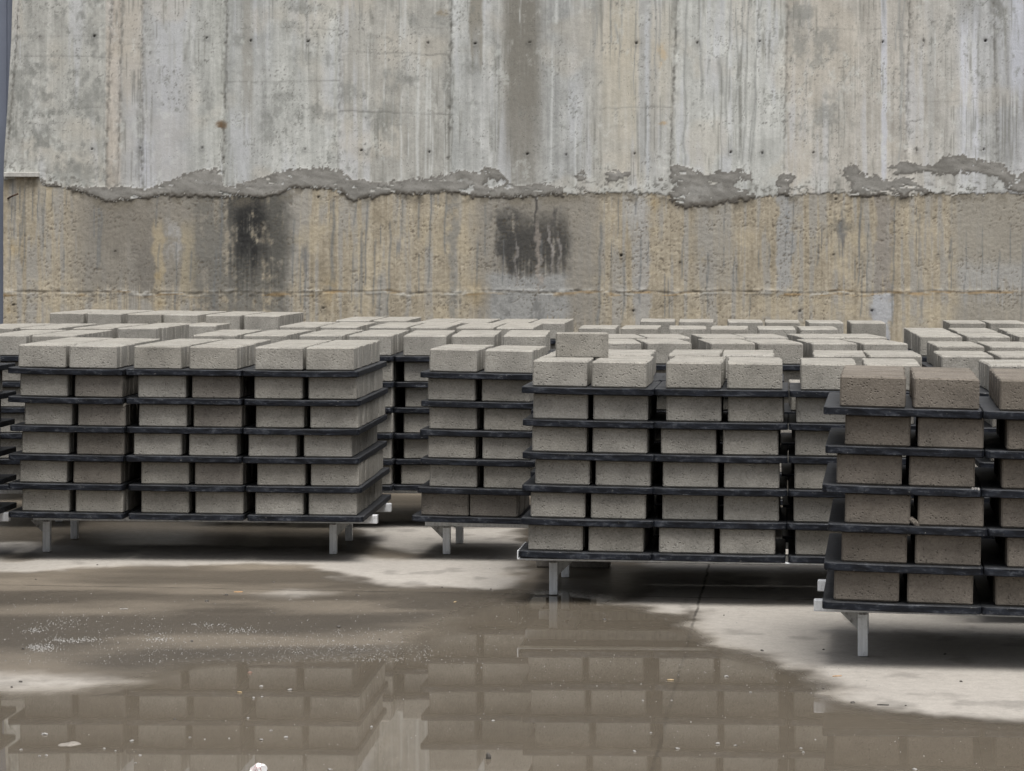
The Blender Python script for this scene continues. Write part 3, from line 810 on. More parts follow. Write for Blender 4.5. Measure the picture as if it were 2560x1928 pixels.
_boards = {}
def board_mesh(depth):
    if depth not in _boards:
        v = []
        for k in range(3):
            b = bmesh.new()
            bmesh.ops.create_cube(b, size=1)
            for q in b.verts:
                q.co = Vector(((q.co.x + 0.5) * BOARD_W, (q.co.y + 0.5) * depth, (q.co.z + 0.5) * BOARD_T))
            ve = [e for e in b.edges if abs(e.verts[0].co.z - e.verts[1].co.z) > 0.01]
            bmesh.ops.bevel(b, geom=ve, offset=0.016, segments=3, affect='EDGES', profile=0.5)
            ho = [e for e in b.edges if abs(e.verts[0].co.z - e.verts[1].co.z) < 1e-5 and len([f for f in e.link_faces if abs(f.normal.z) > 0.9]) == 1]
            bmesh.ops.bevel(b, geom=ho, offset=0.0022, segments=1, affect='EDGES', profile=0.5)
            bmesh.ops.subdivide_edges(b, edges=[e for e in b.edges if e.calc_length() > 0.2], cuts=9, use_grid_fill=True)
            rb = random.Random(k * 31 + int(depth * 100))
            sag, tw = rb.uniform(-0.0022, 0.0004), rb.uniform(-0.0012, 0.0012)
            for q in b.verts:
                t_ = q.co.x / BOARD_W
                q.co.z += sag * 4 * t_ * (1 - t_) + tw * (t_ - 0.5) * (q.co.y / depth - 0.5) + rb.uniform(-0.0007, 0.0007)
                q.co.y += rb.uniform(-0.0012, 0.0012) if min(q.co.y, depth - q.co.y) < 0.003 else 0
            v.append(bm_mesh('board', b, M_BOARD))
        _boards[depth] = v
    return _boards[depth]

class Rack:
    """a local frame on the ground plan: u along the front, w in depth, heights from the boards' underside"""
    def __init__(s, px0, D, yaw, zb, roll=0.0):
        a_ = math.radians(yaw)
        s.O = Vector(((px0 - CX) / F * D, D, zb))
        s.yaw, s.roll = a_, roll
        s.ca, s.sa = math.cos(a_), math.sin(a_)
    def u(s, px, wd=0.0):
        r = (px - CX) / F
        return (r * (s.O.y + wd * s.ca) - s.O.x - wd * s.sa) / (s.ca + r * s.sa)
    def frame(s, u=0.0, wd=0.0, z=0.0, roll=0.0):
        return (Matrix.Translation(s.O) @ Matrix.Rotation(-s.yaw, 4, 'Z') @ Matrix.Rotation(s.roll, 4, 'Y')
                @ Matrix.Translation((u, wd, z)) @ Matrix.Rotation(roll, 4, 'Y'))

BOARDS, SLABS = [], []          # everything that stands on the racks, listed first and built below

def add_stack(rk, phrase, stack, k, lefts, pairs, n, depth, color, roll=0.0, levels=range(6), only=None, damp=(), inset=0.029, seed=0, dz=0.0):
    """one stack of six loaded boards; lefts[level] = px of the board's left corner, pairs[level] = px of the two slab columns"""
    r = random.Random(seed * 97 + k)
    for lv in levels:
        ul = rk.u(lefts[lv])
        z = dz + lv * PITCH
        du = r.uniform(-0.004, 0.004); dw = r.uniform(-0.006, 0.006)
        lift = max(0.0, roll * BOARD_W)
        base = rk.frame(ul, dw, z + lift, roll)
        where = f"{stack + ' of ' if stack else ''}{phrase}"
        BOARDS.append(dict(id=f'{phrase}|{stack}|{lv}', mw=base, depth=depth, lv=lv, where=where, v=r.randrange(3)))
        for c, px in enumerate(pairs[lv]):
            if px is None or (only and (lv, c) not in only and only != 'all'): continue
            us = rk.u(px, inset) - ul
            bow = r.uniform(-0.007, 0.007)
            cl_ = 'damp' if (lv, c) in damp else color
            w_ = inset + r.uniform(0, 0.004)
            for i in range(n):
                t_ = i / max(1, n - 1)
                x = us + (bow * t_ * t_ + r.uniform(-0.0028, 0.0028) if i else 0)
                mw = base @ Matrix.Translation((x, w_, BOARD_T + 0.0002)) @ Matrix.Rotation(r.uniform(-0.004, 0.004), 4, 'Z')
                SLABS.append(dict(id=f'{phrase}|{stack}|{lv}|{c}|{i}', mw=mw, col=cl_, lv=lv, c=c, i=i, n=n, where=where, v=r.randrange(60)))
                w_ += SLAB_T + r.uniform(0.0075, 0.0135)

def jit(r, px, D, amt=0.012):
    return px if px is None else px + r.uniform(-amt, amt) * F / D

def simple(px0, D, yaw, top, pairs, n, depth, phrase, names, color='grey', roll=0.0, seed=0, lefts=None, low=None):
    """a rack known from its top boards only: the lower boards repeat them with small shifts"""
    rk = Rack(px0, D, yaw, top - 5 * PITCH - BOARD_T - SLAB_H, roll)
    r = random.Random(seed + 500)
    for k, pr in enumerate(pairs):
        wpx = F / D
        b = pr[1] if pr[1] is not None else pr[0] + 0.22 * wpx
        mid = (pr[0] + b + SLAB_W * wpx) / 2
        l0 = lefts[k] if lefts and lefts[k] is not None else mid - BOARD_W / 2 * wpx
        P, L = [], []
        for lv in range(6):
            d = 0 if lv == 5 else r.uniform(-0.010, 0.010) * wpx + (low[k] if low else 0)
            P.append([None if q is None else q + d for q in pr])
            L.append(l0 + (0 if lv == 5 else r.uniform(-0.005, 0.005) * wpx + (low[k] if low else 0)))
        add_stack(rk, phrase, names[k], k, L, P, n, depth, color, 0.0, seed=seed)
    return rk

K1 = 2.212
def sc(rows, s, o): return [[o + q / s if q is not None else None for q in r] for r in rows]

# --- front left rack
RL = Rack(17.4, 11.0, 3.9, 0.174, 0.0037)
LR = 'large left rack'
rows = [[118, 415, 778, 1078, 1412, 1707], [105, 403, 777, 1075, 1420, 1717], [115, 420, 737, 1042, 1372, 1678], [130, 427, 764, 1067, 1412, 1713], [105, 408, 760, 1058, 1404, 1703], [95, 377, 735, 1043, 1405, 1688]]
rows = sc(rows, K1, 0)
lf = sc([[40, 705, 1365], [40, 705, 1355], [40, 690, 1338], [48, 695, 1340], [36, 690, 1345], [35, 690, 1335]], K1, 0)
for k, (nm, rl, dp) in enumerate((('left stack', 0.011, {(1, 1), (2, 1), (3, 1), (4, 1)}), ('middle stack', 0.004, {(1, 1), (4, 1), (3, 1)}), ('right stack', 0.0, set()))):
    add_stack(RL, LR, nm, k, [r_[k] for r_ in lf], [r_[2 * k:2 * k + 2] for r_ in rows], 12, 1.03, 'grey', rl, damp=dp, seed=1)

# --- middle right rack, front row (its rear row is a row of its own on the same rack)
RM = Rack(1296.5, 9.65, 6.0, 0.165, 0.005)
MRN = 'long middle rack'
rows = [[105, 503, 967, 1368, 1865, 2270], [120, 517, 987, 1391, 1853, 2260], [147, 546, 990, 1393, 1857, 2262], [127, 525, 977, 1385, 1860, 2266], [132, 528, 1010, 1417, 1866, 2272], [128, 517, 1007, 1410, 1895, 2317]]
rows = sc(rows, 2.633, 1280)
lf = sc([[45, 918, 1818], [55, 925, 1808], [60, 925, 1815], [62, 930, 1815], [62, 930, 1815], [55, 930, 1820]], 2.633, 1280)
for k, (nm, rl) in enumerate((('left stack', 0.009), ('middle stack', 0.002), ('right stack', 0.0))):
    add_stack(RM, MRN, nm, k, [r_[k] for r_ in lf], [r_[2 * k:2 * k + 2] for r_ in rows], 7, 0.6, 'grey', rl, seed=2)

# --- narrow stack left of it, a little farther
RN = Rack(1030, 11.0, 6.5, 0.158, 0.008)
rows = sc([[383, 690], [435, 778], [425, 768], [430, 775], [418, 760], [428, 775]], 2.524, 900)
lf = sc([[322], [358], [375], [370], [375], [370]], 2.524, 900)
add_stack(RN, 'narrow single stack', '', 0, [r_[0] for r_ in lf], rows, 7, 0.6, 'grey', 0.008, damp={(0, 0), (0, 1)}, seed=3)

# --- brown rack at the right
RR = Rack(2053.5, 8.15, 8.0, 0.1786, 0.010)
rows = sc([[330, 1055, 1928, 2640], [403, 1128, 2040, 2750], [432, 1152, 1978, 2700], [345, 1062, 1980, 2700], [425, 1145, 2025, 2740], [370, 1100, 1950, 2680]], 3.95, 2000)
lf = sc([[217, 1788], [230, 1812], [268, 1840], [205, 1780], [232, 1812], [210, 1790]], 3.95, 2000)
for k, (nm, rl) in enumerate((('left stack', 0.010), ('right stack', 0.0))):
    add_stack(RR, 'brown right rack', nm, k, [r_[k] for r_ in lf], [r_[2 * k:2 * k + 2] for r_ in rows], 10, 0.86, 'brown', rl, seed=4)

# --- partly seen rack at the left border
R0 = simple(-430, 10.4, 4.5, 0.905, [[-409, -268]], 11, 1.0, 'rack cut by the left border', [''], seed=5)
# --- rows behind, nearest first
RH = simple(1366, 10.27, 5.6, 0.885, [[1366, 1499], [1670, 1805], [2035, 2174]], 7, 0.6, 'rear row of middle rack', ['left stack', 'middle stack', 'right stack'], seed=6, low=(-14, -36, -58))
simple(1490, 11.7, -2.2, 0.882, [[1490, 1616], [1775, 1895], [2030, 2157]], 7, 0.6, 'next row behind middle rack', ['left stack', 'middle stack', 'right stack'], roll=0.004, seed=7)
simple(1508, 12.38, -2.2, 0.882, [[1508, 1620], [1757, 1866], [2008, 2113]], 7, 0.6, 'third row behind middle rack', ['left stack', 'middle stack', 'right stack'], seed=8)
simple(1445, 14.2, 4.5, 0.876, [[1445, 1551], [1671, 1775], [1895, 2000]], 7, 0.6, 'fourth row behind middle rack', ['left stack', 'middle stack', 'right stack'], roll=0.003, seed=9)
simple(1598, 15.3, 4.5, 0.884, [[1598, 1695], [1819, 1912], [2020, 2125.6]], 7, 0.6, 'wall side row right of centre', ['left stack', 'middle stack', 'right stack'], roll=0.006, seed=10)
simple(-42, 12.3, 2.8, 0.8955, [[-42, 78]], 11, 0.95, 'first row behind left rack', ['left stack'], seed=11)
simple(481, 12.3, 3.2, 0.8965, [[481, 607.6], [747, 870]], 11, 0.95, 'first row behind left rack', ['middle stack', 'right stack'], seed=12, lefts=[None, 722])
simple(1008, 12.3, 2.1, 0.894, [[1008, 1128.5], [1257, None]], 11, 0.95, 'row behind narrow stack', ['left stack', 'right stack'], seed=13, lefts=[986, 1246])
simple(-63, 13.6, 5.0, 0.893, [[-63, 48.8], [181, 293]], 11, 0.95, 'second row behind left rack', ['left stack', 'middle stack'], seed=14)
simple(352, 14.85, 3.6, 0.871, [[352, 450]], 12, 1.03, 'third row behind left rack', ['middle stack'], seed=15)
simple(-55, 14.75, 4.0, 0.869, [[-55, 45]], 7, 0.6, 'third row behind left rack', ['left stack'], seed=16)
simple(696, 14.2, 3.6, 0.884, [[696, 798], [920, 1023], [1137, 1238]], 12, 1.03, 'second row behind narrow stack', ['left stack', 'middle stack', 'right stack'], roll=0.005, seed=17)
simple(120.4, 15.4, 4.2, 0.929, [[120.4, 213.8], [314.7, 406], [511, 607]], 12, 1.03, 'tall row at the left wall', ['left stack', 'middle stack', 'right stack'], roll=0.0115, seed=18)
simple(838, 15.6, 4.0, 0.880, [[838, 932]], 11, 0.95, 'wall side row left of centre', ['left stack'], seed=19)
simple(1036, 15.35, 5.0, 0.873, [[1036, 1128], [1231, 1324.7]], 12, 1.03, 'wall side row left of centre', ['middle stack', 'right stack'], seed=20)
simple(2473.7, 9.12, 6.0, 0.893, [[2473.7, 2625]], 6, 0.52, 'first row behind brown rack', [''], seed=21)
simple(2353.5, 10.2, 5.0, 0.882, [[2353.5, 2500]], 7, 0.6, 'second row behind brown rack', [''], seed=22)
simple(2344.5, 11.4, 4.5, 0.877, [[2344.5, 2476.5]], 8, 0.7, 'third row behind brown rack', [''], seed=23)
simple(2299, 12.5, 5.5, 0.885, [[2299, 2419], [2548, 2668]], 8, 0.7, 'fourth row behind brown rack', ['left stack', 'right stack'], seed=24)
simple(2278, 13.3, 5.5, 0.884, [[2278, 2393], [2520, 2634]], 8, 0.7, 'fifth row behind brown rack', ['left stack', 'right stack'], seed=25)
simple(2373, 14.6, 5.5, 0.893, [[2373, 2475]], 7, 0.6, 'wall side row behind brown rack', [''], seed=26)

# --- build boards
SHOWN_BOARDS = {0, 1, 2, 3, 4, 5, 6, 7, 8, 9, 10, 11, 12, 13, 14, 15, 16, 17, 18, 19, 20, 21, 22, 23, 24, 25, 26, 27, 28, 29, 30, 31, 32, 33, 34, 35, 36, 37, 38, 39, 40, 41, 42, 43, 44, 45, 46, 47, 48, 49, 50, 51, 52, 53, 54, 55, 56, 57, 58, 59, 60, 61, 62, 63, 64, 65, 66, 67, 68, 69, 70, 71, 72, 73, 74, 75, 76, 77, 83, 84, 85, 88, 89, 90, 95, 116, 117, 118, 119, 125, 148, 149, 150, 151, 152, 153, 154, 155, 162, 163, 164, 165, 166, 167, 168, 169, 170, 171, 172, 173, 174, 175, 176, 177, 178, 179, 191, 212, 213, 214, 215, 221, 239, 257, 258, 259, 260, 261, 262, 263, 264, 269, 275, 281, 282, 283, 284, 285, 286, 287, 293, 305}   #@HIDDEN boards that show
PICK = {0, 12, 13, 15, 24, 25, 36, 37, 38, 39, 48, 49, 60, 61, 72, 73, 84, 85, 96, 97, 108, 109, 110, 111, 120, 121, 132, 133, 134, 135, 136, 144, 156, 157, 168, 169, 180, 183, 192, 193, 204, 205, 216, 217, 228, 229, 240, 241, 252, 253, 254, 255, 264, 265, 266, 276, 277, 278, 279, 280, 281, 288, 300, 312, 324, 327, 336, 348, 360, 372, 374, 376, 379, 381, 384, 396, 397, 401, 403, 404, 408, 420, 421, 422, 424, 425, 427, 428, 430, 432, 439, 446, 453, 460, 467, 474, 481, 488, 495, 502, 503, 504, 509, 510, 511, 512, 513, 516, 523, 530, 537, 544, 551, 558, 565, 572, 579, 586, 587, 588, 590, 591, 592, 593, 600, 614, 628, 642, 656, 670, 677, 684, 691, 698, 705, 712, 719, 726, 733, 740, 747, 754, 755, 756, 757, 761, 764, 768, 778, 788, 798, 808, 818, 828, 838, 848, 858, 868, 869, 870, 871, 872, 873, 874, 875, 876, 878, 879, 880, 881, 882, 883, 884, 885, 886, 888, 908, 928, 948, 968, 988, 990, 992, 995, 997, 1217, 1220, 1223, 1266, 1280, 1287, 1294, 1301, 1364, 1378, 1385, 1462, 1469, 1472, 1539, 1546, 1553, 1630, 1632, 1637, 1721, 1798, 1801, 1805, 1882, 1889, 1966, 1973, 2050, 2057, 2134, 2141, 2218, 2225, 2302, 2309, 2386, 2393, 2400, 2422, 2444, 2466, 2488, 2510, 2521, 2642, 2653, 2675, 2697, 2719, 2741, 2763, 2774, 2785, 2786, 2789, 2791, 2796, 2818, 2840, 2862, 2884, 2906, 2917, 2983, 3104, 3115, 3236, 3247, 3249, 3250, 3252, 3254, 3257, 3390, 3606, 3618, 3750, 3762, 3894, 3906, 4038, 4050, 4182, 4194, 4326, 4338, 4460, 4471, 4758, 4830, 4831, 4832, 4833, 4834, 4835, 4912, 4913, 4914, 4917, 4918, 4919, 5006, 5009, 5011, 5013, 5014, 5102, 5104, 5108, 5110, 5294, 5476, 5483}   #@PICK the slabs that show largest
def build_boards():
    proto = None
    for n_, b in enumerate(BOARDS):
        if SHOWN_BOARDS is not None and n_ not in SHOWN_BOARDS: continue
        me = board_mesh(b['depth'])[b['v']]
        if proto is None:
            proto = bpy.data.objects.new('pallet_board', me); o = proto
        else:
            o = proto.copy(); o.data = me
        COL.objects.link(o)
        o.matrix_world = b['mw']
        lvl = LEVEL[b['lv']].replace(' board', ' black board', 1)
        tag(o, f"{lvl} of {b['where']}" if b['where'].split()[0] in ('left', 'middle', 'right', 'narrow') else f"{lvl} of the {b['where']}", 'board', 'black boards carrying the concrete blocks')
        b['obj'] = o
COLN = {'grey': 'grey', 'damp': 'darker', 'brown': 'brown'}
def build_slabs():
    proto = None
    rest = []
    for n_, s in enumerate(SLABS):
        me = MESH[s['col']][s['v'] % len(MESH[s['col']])]
        if PICK is not None and n_ not in PICK:
            rest.append((s, me)); continue
        if proto is None:
            proto = bpy.data.objects.new('concrete_block', me); o = proto
        else:
            o = proto.copy(); o.data = me
        COL.objects.link(o)
        o.matrix_world = s['mw']
        d = 'rearmost' if s['i'] == s['n'] - 1 else ORD[s['i']]
        side = 'left' if s['c'] == 0 else 'right'
        tag(o, f"{d} {COLN[s['col']]} block, {side} file, {LEVEL[s['lv']].replace(' board', '') if s['where'].count(' ') > 8 else LEVEL[s['lv']]}, {s['where']}", 'block', 'concrete blocks standing on boards')
    if rest:
        V, FC, MI = [], [], []
        mats = [M_SLAB, M_DAMP, M_BROWN]
        cache = {}
        n0 = 0
        for s, me in rest:
            if me.name not in cache:
                b = box_bm(0, SLAB_W, 0, SLAB_T, 0, SLAB_H, 0.003, 1)
                cache[me.name] = (np.array([v.co[:] for v in b.verts]), [[v.index for v in f.verts] for f in b.faces])
                b.free()
            vs, fs = cache[me.name]
            M_ = np.array(s['mw'])
            V.append(vs @ M_[:3, :3].T + M_[:3, 3])
            FC += [[i + n0 for i in f] for f in fs]
            MI += [('grey', 'damp', 'brown').index(s['col'])] * len(fs)
            n0 += len(vs)
        me = bpy.data.meshes.new('stacked_blocks')
        me.from_pydata(np.concatenate(V).tolist(), [], FC)
        for m in mats: me.materials.append(m)
        me.polygons.foreach_set('material_index', MI)
        o = obj('stacked_blocks', me)
        tag(o, 'remaining grey and brown concrete blocks standing tightly behind one another on the boards', 'blocks', kind='stuff')
build_boards()
build_slabs()

# the extra slab standing on top of the front row
D_ = 9.98
o = obj('concrete_block', MESH['grey'][0])
o.matrix_world = Matrix.Translation(((1389 - CX) / F * D_, D_, 0.8835)) @ Matrix.Rotation(math.radians(-1), 4, 'Z')
tag(o, 'single grey block standing alone on top of the long middle rack', 'block', 'concrete blocks standing on boards')

# --- steel racks
def make_rack(name_label, rk, u0, u1, beams, legs, depth_hint, gus, lip=False):
    root = bpy.data.objects.new('steel_rack', None)
    COL.objects.link(root)
    base = rk.frame()
    root.matrix_world = Matrix.Translation((rk.O.x, rk.O.y, 0)) @ Matrix.Rotation(-rk.yaw, 4, 'Z')
    tag(root, name_label, 'rack', 'galvanised racks under the boards')
    inv = root.matrix_world.inverted()
    loc = inv @ base
    T = 0.038
    for w_ in beams:
        me = bm_mesh('beam', box_bm(u0, u1, w_ - T / 2, w_ + T / 2, -T, -0.001, 0.003, 2), M_STEEL)
        x = obj('beam', me, root); x.matrix_local = loc
    for u in (legs[0] + 0.05, legs[-1] - 0.05):
        me = bm_mesh('cross_bar', box_bm(u - 0.015, u + 0.015, beams[0] + T / 2, beams[-1] - T / 2, -T + 0.003, -0.004, 0.002, 1), M_STEEL)
        x = obj('cross_bar', me, root); x.matrix_local = loc
    for wi, w_ in enumerate(beams):
        for li, u in enumerate(legs):
            top = loc @ Vector((u, w_, -T))
            L = 0.032
            me = bm_mesh('leg', box_bm(-L / 2, L / 2, -L / 2, L / 2, 0, top.z - 0.0005, 0.003, 2), M_STEEL)
            x = obj('leg', me, root); x.matrix_local = Matrix.Translation((top.x, top.y, 0))
            sgn = gus[li]
            b = bmesh.new()
            g = 0.055
            a0 = [(sgn * L / 2, -0.003, top.z - 0.001), (sgn * (L / 2 + g), -0.003, top.z - 0.001 - (u0 * 0)), (sgn * L / 2, -0.003, top.z - g)]
            f0 = [b.verts.new(p) for p in a0]
            f1 = [b.verts.new((p[0], 0.003, p[2])) for p in a0]
            b.faces.new(f0); b.faces.new(f1[::-1])
            for i in range(3): b.faces.new((f0[i], f1[i], f1[(i + 1) % 3], f0[(i + 1) % 3]))
            bmesh.ops.recalc_face_normals(b, faces=b.faces[:])
            x = obj('gusset', bm_mesh('gusset', b, M_WELD), root); x.matrix_local = Matrix.Translation((top.x, top.y, 0))
            b = bmesh.new()
            bmesh.ops.create_icosphere(b, subdivisions=2, radius=1)
            rr = random.Random(li * 7 + wi)
            for v in b.verts:
                v.co = Vector((v.co.x * 0.018, -L / 2 - 0.001 + v.co.y * 0.003, top.z - 0.003 + v.co.z * 0.004)) + Vector((rr.uniform(-1, 1), rr.uniform(-1, 1), rr.uniform(-1, 1))) * 0.0015
            x = obj('weld_bead', bm_mesh('weld_bead', b, M_WELD), root); x.matrix_local = Matrix.Translation((top.x, top.y, 0))
    if lip:
        me = bm_mesh('end_lip', box_bm(-0.006, -0.002, 0.002, 0.30, -0.004, BOARD_T + 0.004, 0.001, 1), M_STEEL)
        x = obj('end_lip', me, root); x.matrix_local = loc
        me = bm_mesh('front_strip', box_bm(-0.006, 1.49, 0.010, 0.06, -0.006, -0.001, 0.001, 1), M_STEEL)
        x = obj('front_strip', me, root); x.matrix_local = loc
    return root
make_rack('galvanised steel rack under the large left stacks', RL, 0.03, 1.515, (0.33, 0.84), (0.088, 1.325), 1.03, (-1, 1))
make_rack('galvanised steel rack with one leg standing at the puddle edge', RM, 0.0, 1.50, (0.27, 0.80), (0.105, 1.36), 1.2, (1, -1), lip=True)
make_rack('galvanised steel rack under the narrow single stack', RN, 0.02, 0.80, (0.25, 0.66), (0.112, 0.70), 0.6, (-1, 1))
make_rack('galvanised steel rack with beam ends showing under the brown blocks', RR, -0.03, 1.50, (0.27, 0.77), (0.125, 1.36), 0.86, (-1, 1))
make_rack('galvanised steel rack cut off by the left border', R0, -0.4, 0.51, (0.30, 0.80), (-0.25, 0.36), 1.0, (-1, 1))
RC = Rack(-42, 12.3, 2.8, 0.171); make_rack('galvanised steel rack in shadow behind the large left rack', RC, 0.0, 1.5, (0.30, 0.75), (0.29, 1.30), 0.95, (-1, 1))
RD = Rack(730, 12.3, 3.2, 0.175); make_rack('galvanised steel rack in shadow between left and narrow stacks', RD, -0.5, 0.98, (0.30, 0.75), (-0.35, 0.86), 0.95, (-1, 1))

# ------------------------------------------------------------------ litter on the floor
M_GRIT = plain('pale_cement_grit', (0.27, 0.262, 0.25), 0.8, 0, 0.3, 200)
M_DARKST = plain('dark_stone', (0.075, 0.068, 0.06), 0.8, 0, 0.35, 90)
M_PALEST = plain('pale_stone', (0.27, 0.26, 0.245), 0.8, 0, 0.35, 90)
M_REDST = plain('reddish_stone', (0.22, 0.14, 0.11), 0.8, 0, 0.3, 90)
M_WOOD = plain('split_wood', (0.40, 0.30, 0.17), 0.7, 0, 0.3, 60)
M_LEAF = plain('dry_leaf', (0.42, 0.25, 0.12), 0.7, 0, 0.3, 60)
M_PAPER = plain('crumpled_white_paper', (0.78, 0.77, 0.77), 0.8, 0, 0.05, 60)
M_INK = plain('red_print', (0.35, 0.09, 0.09), 0.8, 0, 0.05, 60)

def floor_at(px, py):
    D = F * CAMZ / (py - HZ)
    return Vector(((px - CX) / F * D, D, -0.002))

def build_grit():
    r = random.Random(77)
    V, FC = [], []
    def grain(p, sz):
        n = len(V)
        a_ = r.uniform(0, 6.28)
        for k in range(4):
            V.append((p.x + math.cos(a_ + k * 1.57) * sz * r.uniform(0.6, 1.1), p.y + math.sin(a_ + k * 1.57) * sz * r.uniform(0.6, 1.1), p.z))
        V.append((p.x, p.y, p.z + sz * r.uniform(0.7, 1.5)))
        V.append((p.x + sz * 0.3, p.y, p.z + sz * r.uniform(0.5, 1.0)))
        for f in ((0, 1, 4), (1, 2, 5), (1, 5, 4), (2, 3, 5), (3, 4, 5), (3, 0, 4)): FC.append([n + i for i in f])
    def scatter(n, x0, x1, y0, y1, s0, s1, pw=1.0):
        for _ in range(n):
            grain(floor_at(r.uniform(x0, x1), y0 + (y1 - y0) * r.random() ** pw), s0 * (s1 / s0) ** r.random() ** 2)
    scatter(700, 0, 1350, 1470, 1660, 0.0011, 0.0028)
    scatter(900, 360, 1010, 1570, 1655, 0.0011, 0.0026)
    scatter(420, 700, 1080, 1610, 1652, 0.0012, 0.0026)
    scatter(420, 60, 420, 1530, 1660, 0.0011, 0.0030)
    for cx, cy, w_, h_, n in ((190, 1600, 60, 6, 170), (105, 1618, 36, 8, 190), (90, 1575, 26, 6, 60), (400, 1596, 40, 5, 60), (520, 1562, 50, 6, 60), (610, 1575, 40, 8, 60), (170, 1556, 60, 12, 70)):
        for _ in range(n): grain(floor_at(r.gauss(cx, w_ * 0.6), r.gauss(cy, h_ * 0.6)), r.uniform(0.0012, 0.0032))
    scatter(160, 1350, 1900, 1500, 1720, 0.0011, 0.0026)
    scatter(110, 1900, 2200, 1640, 1740, 0.0011, 0.0024)
    scatter(200, 0, 2560, 1660, 1928, 0.0010, 0.0024)
    scatter(120, 0, 2560, 1390, 1500, 0.0012, 0.003)
    me = bpy.data.meshes.new('grit')
    me.from_pydata(V, [], FC)
    me.materials.append(M_GRIT)
    tag(obj('grit', me), 'pale cement grit sprinkled over the damp concrete floor', 'grit', kind='stuff')
build_grit()

def stone_mesh(seed, mat, flat=0.6):
    r = random.Random(seed)
    b = bmesh.new()
    bmesh.ops.create_icosphere(b, subdivisions=2, radius=1)
    ax = Vector((r.uniform(0.7, 1.2), r.uniform(0.6, 1.0), flat))
    cuts = [(Vector((r.uniform(-1, 1), r.uniform(-1, 1), r.uniform(-0.4, 1))).normalized(), r.uniform(0.55, 0.85)) for _ in range(6)]
    for v in b.verts:
        c = v.co.copy()
        for n_, d_ in cuts:
            k = c.dot(n_)
            if k > d_: c -= n_ * (k - d_)
        v.co = Vector((c.x * ax.x, c.y * ax.y, c.z * ax.z)) * r.uniform(0.95, 1.05)
    return bm_mesh('stone', b, mat)
def scatter_things(name, meshes, pts, label, cat, group, sink=0.45):
    first = None
    r = random.Random(len(name) + len(pts))
    for i, (px, py, size) in enumerate(pts):
        me = meshes[i % len(meshes)]
        if first is None: first = o = bpy.data.objects.new(name, me)
        else: o = first.copy(); o.data = me
        COL.objects.link(o)
        p = floor_at(px, py)
        hgt = max(v.co.z for v in me.vertices)
        o.matrix_world = Matrix.Translation((p.x, p.y, p.z + size * hgt * sink)) @ Matrix.Rotation(r.uniform(0, 6.28), 4, 'Z') @ Matrix.Scale(size, 4)
        tag(o, label, cat, group)
A5 = lambda *l: [(x / 1.728, 1380 + y / 1.728, z) for x, y, z in l]
A6 = lambda *l: [(1280 + x / 1.728, 1380 + y / 1.728, z) for x, y, z in l]
scatter_things('stone_chip', [stone_mesh(i, M_DARKST) for i in range(4)],
    A5((893, 212, .008), (155, 117, .005), (1183, 130, .005), (1910, 152, .006), (2120, 160, .005), (98, 418, .007), (1463, 322, .007), (1515, 437, .006), (88, 560, .006), (52, 583, .006), (1185, 265, .005), (755, 722, .006), (978, 185, .008), (420, 55, .005), (1540, 185, .005), (1045, 330, .006), (830, 385, .006), (1640, 376, .005))
    + A6((1080, 425, .006), (1345, 420, .006), (1473, 650, .007), (1700, 662, .004), (1940, 558, .005), (1345, 588, .005), (400, 292, .008), (915, 272, .004), (1870, 440, .005)),
    'small dark stone chip lying on the concrete floor', 'stone', 'dark stone chips on the floor')
scatter_things('pebble', [stone_mesh(20 + i, M_PALEST) for i in range(4)],
    A5((1130, 580, .006), (1095, 630, .006), (1132, 625, .005), (1253, 595, .007), (1072, 717, .005), (450, 848, .0045), (90, 853, .005), (570, 815, .006), (1237, 800, .006), (1605, 755, .006), (585, 910, .0045), (605, 877, .0045), (1535, 412, .005), (1440, 383, .005), (1170, 770, .005), (1130, 810, .006), (500, 858, .004), (200, 878, .005), (170, 880, .005), (1425, 938, .005), (820, 800, .004), (990, 805, .005), (885, 808, .004), (2130, 728, .005))
    + A6((925, 538, .007), (565, 642, .005), (1030, 605, .005), (715, 848, .006), (890, 827, .006), (1258, 865, .006), (530, 860, .006), (965, 835, .005), (1250, 848, .005), (1310, 810, .004), (690, 640, .004), (1740, 938, .006), (600, 780, .004)),
    'small pale pebble lying in the shallow puddle', 'pebble', 'pale pebbles in the puddle')
def single(name, me, px, py, label, cat, rz=0.0, dz=0.0):
    o = obj(name, me)
    o.matrix_world = Matrix.Translation(floor_at(px, py) + Vector((0, 0, dz))) @ Matrix.Rotation(rz, 4, 'Z')
    tag(o, label, cat)
def sliver(L, w_, h_, mat, seed):
    r = random.Random(seed)
    b = box_bm(-L / 2, L / 2, -w_ / 2, w_ / 2, 0, h_, min(w_, h_) * 0.25, 1)
    bmesh.ops.subdivide_edges(b, edges=[e for e in b.edges if e.calc_length() > L * 0.6], cuts=4)
    for v in b.verts:
        t_ = v.co.x / L
        v.co.y = v.co.y * (1 - 0.5 * abs(t_)) + 0.10 * L * t_ * t_ + r.uniform(-1, 1) * w_ * 0.08
        v.co.z *= 1 - 0.4 * abs(t_)
    return bm_mesh('sliver', b, mat)
single('stone', bm_mesh('stone', (lambda b: (b.from_mesh(stone_mesh(51, M_DARKST, 1.1)), bmesh.ops.scale(b, vec=(.009, .009, .011), verts=b.verts), b)[2])(bmesh.new()), M_DARKST), 2110 / 1.728, 1380 + 890 / 1.728, 'dark pointed stone standing in the puddle near the bottom edge', 'stone', 0, 0.005)
single('stone', bm_mesh('stone', (lambda b: (b.from_mesh(stone_mesh(52, M_PALEST, .6)), bmesh.ops.scale(b, vec=(.008, .008, .008), verts=b.verts), b)[2])(bmesh.new()), M_PALEST), 193 / 1.728, 1380 + 787 / 1.728, 'bright white stone in the puddle at the lower left', 'stone', 0, 0.002)
